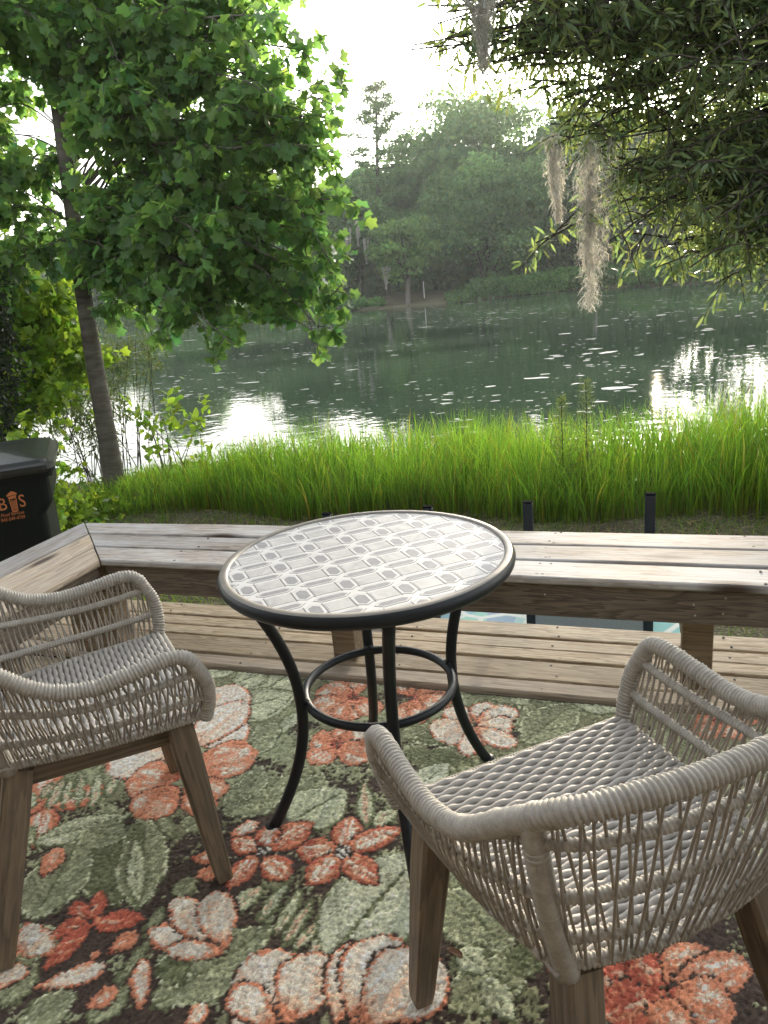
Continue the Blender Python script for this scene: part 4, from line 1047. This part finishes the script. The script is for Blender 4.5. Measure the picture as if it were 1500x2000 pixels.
# --- shrubs, vines and weeds on the near bank
def bush(name, label, cat, ells, n, tmpl, size, mat, loc, stems=10, r0=.008, shell=.35, upl=.5, group=None, bmat=None):
    root = tag(empty(name, loc), label, cat, group); off = np.array(loc)
    C = in_ell(n, ells, shell=shell); C[:, 2] = np.maximum(C[:, 2], loc[2] + .03)
    # leaves gather along short sprays
    sp = rng.normal(0, 1, (max(8, n // 14), 3)); cen = in_ell(max(8, n // 14), ells, shell=shell); q = rng.integers(0, len(cen), n); f = rng.random(n)
    d = unit(sp[q] + np.array([0, 0, .3])); C = cen[q] + d * (f * size * 4.0)[:, None] + rng.normal(0, size * .35, (n, 3)); C[:, 2] = np.maximum(C[:, 2], loc[2] + .03)
    A = unit(d * .5 + rng.normal(0, .8, (n, 3)) + [0, 0, -.15]); Nn = unit(rng.normal(0, .6, (n, 3)) + [0, -.2, upl + .3])
    leaves_mesh('foliage', tmpl, C - off, A, Nn, size * rng.uniform(.6, 1.25, n), mat, root, tints(n, .65, 1.3, .15), 'stuff')
    for i in range(stems):
        e = cen[rng.integers(0, len(cen))]; b0 = np.array(loc) + [rng.normal(0, .12), rng.normal(0, .12), 0]
        P = spline([b0, b0 * .6 + e * .4 + [0, 0, .15], e], 6); V, F = tube_geo(P - off, np.linspace(r0, .003, len(P)), 5, False); obj('stem', V, F, bmat or BARKD, root, smooth=True)
    return root
bush('leafy_bush', 'big bright green bush of lobed leaves behind the bin', 'bush', [(-3.95, 7.8, 1.35, .95, .8, .85, 6), (-3.3, 7.6, .95, .55, .6, .55, 4.0), (-4.3, 7.4, .35, .8, .7, .6, 3.2), (-3.6, 7.4, 1.75, .5, .5, .45, 1.5), (-4.6, 8.2, 2.2, .7, .7, .5, 2)], 12000, TULIP, .085, L_VINE, (-4.0, 7.8, -.45), 22)
bush('vine_thicket', 'low tangle of bright vines creeping beside the bin', 'vine', [(-2.85, 5.9, .05, .26, .45, .30, 3), (-2.72, 6.0, -.20, .28, .5, .16, 2.0), (-3.15, 6.1, .2, .35, .4, .4, 3)], 1700, TULIP, .058, L_VINE, (-2.85, 5.9, -.43), 8, .005)
bush('evergreen_shrub', 'dark fine-leaved evergreen at the left edge of the picture', 'shrub', [(-3.22, 6.5, 1.3, .22, .28, .80, 5), (-3.3, 6.5, .4, .3, .3, .5, 2)], 4200, OVAL, .05, L_DARK, (-3.25, 6.5, -.43), 8)
bush('waterside_shrub', 'fine-leaved olive shrub just right of the slender grey trunk', 'shrub', [(-2.85, 9.1, .78, .38, .4, .24, 4), (-3.15, 9.1, .55, .45, .4, .38, 3)], 1900, SLIM, .065, L_SHRUB, (-3.1, 9.1, -.95), 12)
bush('thin_waterside_bush', 'dark twiggy bush with the water glinting through it, left of the slender trunk', 'bush', [(-3.2, 8.4, .35, .45, .4, .38, 3), (-3.5, 8.6, .0, .6, .4, .35, 2)], 3000, SLIM, .075, L_SHRUB, (-3.3, 8.5, -.8), 20, .007)
bush('broadleaf_weed', 'broad-leaved weed rising above the left end of the tall grass', 'plant', [(-2.05, 7.2, .22, .17, .2, .14, 3), (-2.2, 7.2, .05, .16, .2, .16, 1.6), (-1.72, 7.2, .02, .2, .2, .16, 2.2)], 230, OVAL, .095, L_VINE, (-2.0, 7.2, -.65), 16, .006)
for (x, y, zt, lab) in ((1.54, 5.35, .55, 'taller of two feathery weeds standing up out of the grass'), (1.36, 5.35, .45, 'shorter of two feathery weeds standing up out of the grass')):
    root = tag(empty('feathery_weed', (x, y, -.45)), lab, 'plant', 'feathery weeds in the tall grass'); H = zt + .45
    mb = MB(); mb.tube([(0, 0, 0), (.005, 0, H * .5), (0, 0, H)], .003, 5); mb.build('stem', L_SHRUB, root)
    n = 900; s = rng.uniform(.25, 1, n); a = rng.uniform(0, 6.28, n); C = np.stack([0 * s, 0 * s, s * H], 1); ax = np.stack([np.cos(a), np.sin(a), .9 + 0 * a], 1)
    ln = (.10 * (1.08 - s) + .02) * 1.6
    C = C + unit(ax) * (rng.random(n) * ln)[:, None]
    leaves_mesh('foliage', SLIM, C, unit(ax + rng.normal(0, .5, (n, 3))), unit(rng.normal(size=(n, 3))), .028 * rng.uniform(.6, 1.2, n), L_SHRUB, root, None, 'stuff')

# --- tall grass along the water
def blades(name, P, H, W, lean, mat, label, cols, seg=4):
    n = len(P); s = np.linspace(0, 1, seg + 1); az = rng.uniform(0, 6.28, n); fa = rng.uniform(0, 6.28, n)
    ld = np.stack([np.cos(az), np.sin(az), 0 * az], 1); wd = np.stack([np.cos(fa), np.sin(fa), 0 * fa], 1)
    cur = lean[:, None] * s[None] ** 2.2
    cen = P[:, None, :] + ld[:, None, :] * (H[:, None] * cur)[..., None] + np.array([0, 0, 1.0]) * (H[:, None] * s[None] * (1 - .35 * cur))[..., None]
    w = W[:, None] * (1 - s[None] ** 1.8) * (.55 + .9 * s[None] * (1 - .5 * s[None]))
    Lf = cen[:, :-1] - wd[:, None, :] * w[:, :-1, None] * .5; Rt = cen[:, :-1] + wd[:, None, :] * w[:, :-1, None] * .5
    V = np.concatenate([np.stack([Lf, Rt], 2).reshape(n, -1, 3), cen[:, -1:]], 1); k = V.shape[1]
    f = []
    for i in range(seg - 1): f += [(2*i, 2*i+1, 2*i+3), (2*i, 2*i+3, 2*i+2)]
    f += [(2*seg-2, 2*seg-1, 2*seg)]
    F = (np.array(f)[None] + (np.arange(n) * k)[:, None, None]).reshape(-1, 3)
    lv = np.r_[np.repeat(s[:-1], 2), 1.0]
    straw = np.array([.95, .72, .65])
    c = cols[:, None, :] * (straw[None, None] + (1 - straw[None, None]) * np.clip(lv * 2.2, 0, 1)[None, :, None])
    return tag(obj(name, V.reshape(-1, 3), F, mat, None, cols=c.reshape(-1, 3)), label, 'grass', kind='stuff')
def ground_z(x, y): return bed(np.asarray(x), np.asarray(y))
n = 28000
t = rng.uniform(-5.1, 3.2, n); nn = 5.28 + (rng.random(n) ** 1.3) * 2.0 + .10 * np.sin(t * 3.1)
den = .5 + .5 * vnoise(np.stack([t * 2.2, nn * 2.2], 1), 21); keep = rng.random(n) < .45 + .65 * den
t, nn = t[keep], nn[keep]; n = len(t); XY = D1[None] * t[:, None] + N1[None] * nn[:, None]
hl = np.interp(t, [-5.1, -4.4, -3.6, -2.6, -1.0, .3, 1.0, 3.2], [.26, .36, .56, .70, .68, .76, .96, 1.04]) * (1 + .13 * vnoise(np.stack([t * 1.7, nn], 1), 22))
H = hl * rng.uniform(.55, 1.12, n) * np.clip(.55 + (nn - 5.2) * 1.0, .45, 1.0)
P = np.stack([XY[:, 0], XY[:, 1], ground_z(XY[:, 0], XY[:, 1]) - .01], 1)
blades('tall_grass', P, H, rng.uniform(.007, .016, n), rng.uniform(.03, .52, n), L_GRASS, 'tall bright green grass along the edge of the pond', np.where((rng.random(n) < .07)[:, None], np.array([1.9, .95, 1.6]), 1.0) * tints(n, .5, 1.35, .16))
n = 27000
t = rng.uniform(-5.0, 2.6, n); nn = rng.uniform(2.75, 5.7, n); XY = D1[None] * t[:, None] + N1[None] * nn[:, None]
dens = vnoise(np.stack([t * 1.5, nn * 1.5], 1), 51); kp = (rng.random(n) < .5 + .5 * dens) & ~((np.abs(t + .72) < .97) & (np.abs(nn - 3.72) < .9)); XY = XY[kp]; n = len(XY)
P = np.stack([XY[:, 0], XY[:, 1], ground_z(XY[:, 0], XY[:, 1])], 1)
blades('short_grass', P, rng.uniform(.03, .16, n), rng.uniform(.004, .008, n), rng.uniform(.3, 1.2, n), L_GRASS, 'short sparse grass on the bare strip behind the bench', tints(n, .5, 1.1, .25), 3)
# dry clippings lying flat
n = 13000; t = rng.uniform(-5.0, 2.8, n); nn = rng.uniform(2.75, 5.9, n)
kp = ~((np.abs(t + .72) < .95) & (np.abs(nn - 3.72) < .88)); t, nn = t[kp], nn[kp]; n = len(t); XY = D1[None] * t[:, None] + N1[None] * nn[:, None]
a = rng.uniform(0, 6.28, n); A = np.stack([np.cos(a), np.sin(a), rng.normal(0, .12, n)], 1); C = np.stack([XY[:, 0], XY[:, 1], ground_z(XY[:, 0], XY[:, 1]) + rng.uniform(.008, .03, n)], 1)
V, F = place(SLIM[0] * np.array([1, .35, 1]), SLIM[1], C, A, np.tile([0, 0, 1.0], (n, 1)) + rng.normal(0, .15, (n, 3)), rng.uniform(.04, .12, n))
tag(obj('dry_clippings', V, F, L_STRAW, None, cols=np.repeat(tints(n, .35, 1.4, .1), 6, 0)), 'dry grass clippings strewn over the ground behind the bench', 'clippings', kind='stuff')
# leafy weeds round the trunk
n = 1100; t = rng.uniform(-5.4, -4.2, n); nn = rng.uniform(4.7, 6.2, n); XY = D1[None] * t[:, None] + N1[None] * nn[:, None]
C = np.stack([XY[:, 0], XY[:, 1], ground_z(XY[:, 0], XY[:, 1]) + rng.random(n) ** 1.6 * .16], 1)
leaf = tag(obj('ground_weeds', *place(OVAL[0], OVAL[1], C, unit(rng.normal(0, 1, (n, 3))), unit(rng.normal(0, .5, (n, 3)) + [0, 0, .8]), rng.uniform(.04, .10, n)), L_VINE, None, cols=np.repeat(tints(n, .5, 1.1, .15), len(OVAL[0]), 0)), 'low leafy weeds around the foot of the slender trunk', 'weeds', kind='stuff')

# --- specks floating on the pond
SPECK = simple('floating_scum', (.42, .44, .35), .6, 0, .3, 6)
n = 15000; y = 11 + 70 * rng.random(n) ** 1.15; x = rng.uniform(-1, 1, n) * (y * .62 + 3) + y * .06
kp = (y < shore(x) - 1.5); dd = vnoise(np.stack([x * .22, y * .12], 1), 61); kp &= rng.random(n) < .35 + .65 * np.clip(dd, -.4, 1); x, y = x[kp], y[kp]; n = len(x)
sz = np.clip(rng.lognormal(-3.45, .75, n), .010, .30) * np.interp(y, [10, 20, 50], [.8, 1.0, 1.5]); a = rng.uniform(-.5, .5, n)
k = 7; th = np.linspace(0, 2*np.pi, k, endpoint=False)[None] + rng.normal(0, .2, (n, k)); rr_ = rng.uniform(.55, 1.1, (n, k))
lx = np.cos(th) * rr_ * 1.5; ly = np.sin(th) * rr_ * .75
V = np.stack([x[:, None] + sz[:, None] * (lx * np.cos(a)[:, None] - ly * np.sin(a)[:, None]), y[:, None] + sz[:, None] * (lx * np.sin(a)[:, None] + ly * np.cos(a)[:, None]), np.full((n, k), WZ + .005)], -1).reshape(-1, 3)
F = np.arange(n * k).reshape(n, k)
tag(obj('floating_specks', V, F, SPECK), 'pale specks and scraps floating on the pond', 'pond scum', kind='stuff')

# --- the far bank
def far_tree(kind, x, y, w, top, bot, label, n=None, r=np.random.default_rng(77)):
    zg = float(bed(np.array(x), np.array(y))); zg = max(zg, WZ)
    nm = {'round': 'leafy_tree', 'oak': 'live_oak', 'light': 'small_tree'}[kind]
    root = tag(empty(nm, (x, y, zg)), label, 'tree', 'trees on the far bank')
    H = top - zg; cb = max(.2, bot - zg) if kind != 'light' else H * .24
    tr = .035 * H * (1.5 if kind == 'light' else .8)
    tp = [(0, 0, -.3), (0, 0, .1), (.02 * H, 0, cb + .1 * H), (.0, 0, H * .75)]; P = spline(tp, 6)
    V, F = tube_geo(P, np.linspace(tr, tr * .25, len(P)) + tr * .5 * np.exp(-np.linspace(0, 12, len(P))), 8); obj('trunk', V, F, BARKD if kind != 'light' else BARK, root, smooth=True)
    nb = int(34 + w * 3.2); cz = (cb + H) / 2; hz = (H - cb) / 2
    d = unit(r.normal(size=(nb, 3))); q = r.random(nb) ** .45 * .86
    B = d * q[:, None] * np.array([w / 2, w / 2 * .8, hz]) + [0, 0, cz]
    br = r.uniform(.09, .17, nb) * (w + 2 * hz) * .62
    n = n or int(np.clip(w * (H - cb) * 120, 4500, 26000)); kk = r.choice(nb, n, p=br ** 2 / (br ** 2).sum()); dd = unit(r.normal(size=(n, 3))); dd[:, 2] = np.where(r.random(n) < .7, np.abs(dd[:, 2]), dd[:, 2])
    C = B[kk] + dd * br[kk, None] * (r.random(n)[:, None] ** .35) * np.array([1.1, 1.1, .75])
    C[:, 2] = np.maximum(C[:, 2], .15)
    A = unit(r.normal(0, 1, (n, 3))); Nn = unit(dd * .8 + r.normal(0, .55, (n, 3)))
    V, F = place(CARD[0], CARD[1], C, A, Nn, r.uniform(.20, .46, n) * (1.15 if y > 98 else 1))
    cl = tints(n, .7, 1.25, .12, r) * (1.0 + .16 * r.normal(size=nb))[kk][:, None]
    if kind == 'light': cl = cl * np.array([1.3, 1.22, 1.0])
    if kind == 'oak': cl = cl * np.array([.9, .88, .95])
    obj('crown', V, F, L_FAR, root, cols=np.repeat(np.clip(cl, .2, 3), len(CARD[0]), 0))
    for i in r.choice(nb, 7, replace=False):
        a = np.array([0, 0, min(cb + .05 * H, B[i, 2])]); P = spline([a, (a + B[i]) / 2 + [0, 0, .05 * H], B[i]], 5); V, F = tube_geo(P, np.linspace(tr * .45, .04, len(P)), 5, False); obj('limb', V, F, BARKD, root, smooth=True)
    return root
for i, (k, x, y, w, top, bot, lab) in enumerate([
    ('oak', -.5, 86, 8.2, 12.4, 1.2, 'moss-hung live oak across the pond, left of the tall pine'),
    ('light', 4.6, 81.5, 7.4, 7.9, 1.2, 'small pale tree with a flared trunk on the open brown bank'),
    ('round', 13.7, 86, 18.0, 13.6, -.2, 'broad round tree standing over the far water, centre of the far bank'),
    ('round', 16.4, 106, 24, 25.5, 3.5, 'tallest leafy tree on the far bank, behind the broad round one'),
    ('round', 28.0, 102, 18, 21.5, 3.3, 'tall tree behind the hanging moss, right of the tallest one'),
    ('round', 24.7, 89, 13.0, 15.3, -.2, 'dark tree across the pond behind the longest hank of moss'),
    ('oak', 29.0, 84, 13.0, 16.2, -.2, 'dark spreading oak across the pond, right of the hanging moss'),
    ('round', 37, 80, 15, 17.5, -.2, 'dark tree across the pond behind the oak boughs'),
    ('oak', 43.5, 71, 15, 17.5, -.2, 'dark tree on the nearer right stretch of the far bank'),
    ('round', 50, 64, 15, 17, -.2, 'rounded tree on the right shore, near the edge of the picture'),
    ('round', 52, 57, 13.5, 10.5, -.2, 'rounded tree on the right shore, outermost of its row'),
    ('round', -7.3, 97, 13.5, 17, .2, 'tree showing through the right side of the broad-leaved crown'),
    ('oak', -17.6, 102, 13.5, 11.0, .2, 'tree showing below the middle of the broad-leaved crown'),
    ('round', -26.9, 108, 14.5, 16, .2, 'tree right of the slender trunk, far across the pond'),
    ('oak', -40.7, 122, 15, 11.0, .2, 'brownish tree far off, just left of the slender trunk'),
    ('round', -56, 132, 16, 14.0, .2, 'far tree behind the bright green bush'),
    ('round', -73, 138, 22, 18, .6, 'large far tree at the left end of the pond'),
    ('round', -95, 140, 23, 20, .6, 'large far tree outermost on the left')]):
    far_tree(k, x, y, w, top, bot, lab, {37: 9500, 43.5: 9500, 16.4: 30000, 28.0: 34000, 29.0: 30000, 24.7: 20000}.get(x))
# the pine
pr_ = tag(empty('pine_tree', (2.9, 92, -.6)), 'tall thin pine with open layered boughs standing against the bright sky', 'tree')
P = spline([(0, 0, -.3), (0, 0, 6), (-.15, 0, 12), (.2, 0, 18), (.6, 0, 23.0)], 8); V, F = tube_geo(P, np.linspace(.42, .07, len(P)), 10); obj('trunk', V, F, BARKD, pr_, smooth=True)
LC, LN_ = [], []
for i in range(46):
    z = 6.5 + 16.3 * (i / 45) ** .9; a = i * 2.4 + rng.normal(0, .3); ln = np.interp(z, [6, 11, 16, 20, 23], [2.2, 4.0, 4.2, 2.8, .8]) * rng.uniform(.55, 1.15)
    c0 = np.array([np.interp(z, P[:, 2], P[:, 0]), 0, z]); e = c0 + np.array([math.cos(a) * ln, math.sin(a) * ln, rng.uniform(-.2, .9)])
    Q = spline([c0, (c0 + e) / 2 + [0, 0, -.15], e], 5); V, F = tube_geo(Q, np.linspace(.08, .025, len(Q)), 5, False); obj('bough', V, F, BARKD, pr_, smooth=True)
    for s in (.5, .72, .9, 1.0):
        k = 42; p = c0 + (e - c0) * s; LC.append(p + rng.normal(0, 1, (k, 3)) * np.array([.45, .45, .2]))
C = np.vstack(LC); n = len(C)
leaves_mesh('crown', (CARD[0] * np.array([1.2, .35, 1]), CARD[1]), C, unit(rng.normal(0, 1, (n, 3)) + [0, 0, .5]), unit(rng.normal(size=(n, 3))), rng.uniform(.25, .5, n), L_FAR, pr_, tints(n, .6, 1.1, .1))
# shrubs along the far water
shl = ['pale leafy shrubs overhanging the far water below the broad round tree', 'shrub at the far water under the broad-leaved crown, right part', 'shrub at the far water under the broad-leaved crown, middle part', 'shrub at the far water nearest the slender trunk',
       'low shrub on the far bank under the longest hank of moss', 'low shrub on the right part of the far bank, behind the oak leaves', 'low shrub on the right shore close to the picture edge', 'reedy plants at the far water left of the brown bank', 'shrub outermost on the right shore', 'shrub on the far bank between the round tree and the hanging moss']
for (x, y, w, h), lab in zip([(15.9, 82.0, 10.3, 2.4), (-9.3, 84.5, 4.6, 2.4), (-16.1, 89, 6.1, 3.4), (-22.9, 95, 7, 4.2), (23.7, 83, 8.3, 2.4), (29.3, 75, 8.7, 2.6), (33.2, 67.5, 8.1, 2.6), (-.4, 82.6, 5.2, 1.5), (37.5, 61, 8.5, 2.6), (20.5, 83, 5.2, 2.6)], shl):
    zg = max(float(bed(np.array(x), np.array(y))), WZ); root = tag(empty('far_shrub', (x, y, zg)), lab, 'shrub', 'shrubs along the far water')
    n = int(w * h * 150); C = in_ell(n, [(rng.uniform(-.4, .4) * w, 0, h * rng.uniform(.25, .5), w * rng.uniform(.14, .24), 1.0, h * rng.uniform(.3, .5), 1) for _ in range(9)], shell=.5); C[:, 2] = np.maximum(C[:, 2], .02)
    leaves_mesh('crown', CARD, C, unit(rng.normal(size=(n, 3))), unit(rng.normal(0, .6, (n, 3)) + [0, -.2, .6]), rng.uniform(.14, .34, n), L_FAR, root, tints(n, .8, 1.5, .12) * np.array([1.1, 1.2, .95]))
    mb = MB(); mb.tube([(0, 0, -.1), (.1, 0, h * .5)], .05, 6); mb.build('stem', BARKD, root)
# low growth along the far waterline
n = 26000; x = np.concatenate([rng.uniform(8.5, 70, n // 2), rng.uniform(-70, -1.5, n // 2)]); y = shore(x) + rng.uniform(-.6, 4.2, n)
gap = 1 - np.exp(-((x - 7.0) / 3.0) ** 2); hgt = (.55 + .9 * (.5 + .5 * vnoise((x * .9)[:, None], 81))) * gap
C = np.stack([x, y, bed(x, y) + rng.random(n) ** .8 * hgt * 1.5], 1); C[:, 2] = np.maximum(C[:, 2], WZ + .03)
o = leaves_mesh('bank_undergrowth', CARD, C, unit(rng.normal(size=(n, 3))), unit(rng.normal(0, .5, (n, 3)) + [0, -.3, .6]), rng.uniform(.22, .5, n), L_FAR, None, tints(n, .6, 1.2, .14))
tag(o, 'low green growth along the far waterline', 'undergrowth', kind='stuff')
# dim woods behind
n = 60000; x = np.where(rng.random(n) < .45, rng.uniform(-12, 40, n), rng.uniform(-150, 110, n)); y = np.interp(x, SX, SY) + 15 + rng.uniform(0, 24, n); z = rng.random(n) ** .8 * (np.interp(x, [-40, -12, 2, 12, 30, 34, 60], [9, 10, 15, 16, 14, 8, 8]) + 2.6 * vnoise((x * .12)[:, None], 71))
C = np.stack([x, y, z], 1)
o = leaves_mesh('far_woods', CARD, C, unit(rng.normal(size=(n, 3))), unit(rng.normal(0, .5, (n, 3)) + [0, -.4, .4]), rng.uniform(.6, 1.3, n), L_FAR, None, tints(n, .6, 1.1, .1))
tag(o, 'dim woods behind the trees of the far bank', 'woods', kind='stuff')
for i, (x, y, zt, zb, w) in enumerate([(-1.3, 81.9, 7.4, 4.2, .8), (-.1, 81.9, 7.9, 5.4, .7), (.6, 82.0, 6.2, 3.6, .6), (2.4, 80.5, 3.2, .8, .7), (25.0, 82.5, 4.0, .4, .7), (-2.6, 82, 5.6, 3.6, .7)]):
    moss(['pale moss on the live oak left of the pine, longest hank', 'pale moss high in the live oak left of the pine', 'moss on the pine side of the live oak', 'moss hanging low beside the small pale tree', 'moss hanging low over the far water behind the longest hank', 'moss on the outer left side of the live oak'][i], x, y, zt, zb, w * .7, 900, 'moss on the far trees', .035, 'hanging_moss')
mb = MB(); mb.box((0, 0, .9), (.10, .10, 1.8), .01); o = mb.build('white_post', simple('white_paint', (.7, .7, .68), .6)); o.location = (6.6, 84.5, float(bed(np.array(6.6), np.array(84.5))) - .05)
tag(o, 'thin white post on the far brown bank', 'post')

# ---------------------------------------------------------------- air
hm = bpy.data.materials.new('haze'); hm.use_nodes = True; hn = hm.node_tree; hn.nodes.clear()
pv = hn.nodes.new('ShaderNodeVolumePrincipled'); ho = hn.nodes.new('ShaderNodeOutputMaterial')
pv.inputs['Color'].default_value = (.95, .97, .90, 1); pv.inputs['Density'].default_value = .0009; pv.inputs['Anisotropy'].default_value = .35
hn.links.new(pv.outputs[0], ho.inputs['Volume'])
mb = MB(); mb.box((0, 320, 16), (860, 800, 40)); tag(mb.build('haze', hm), kind='stuff')
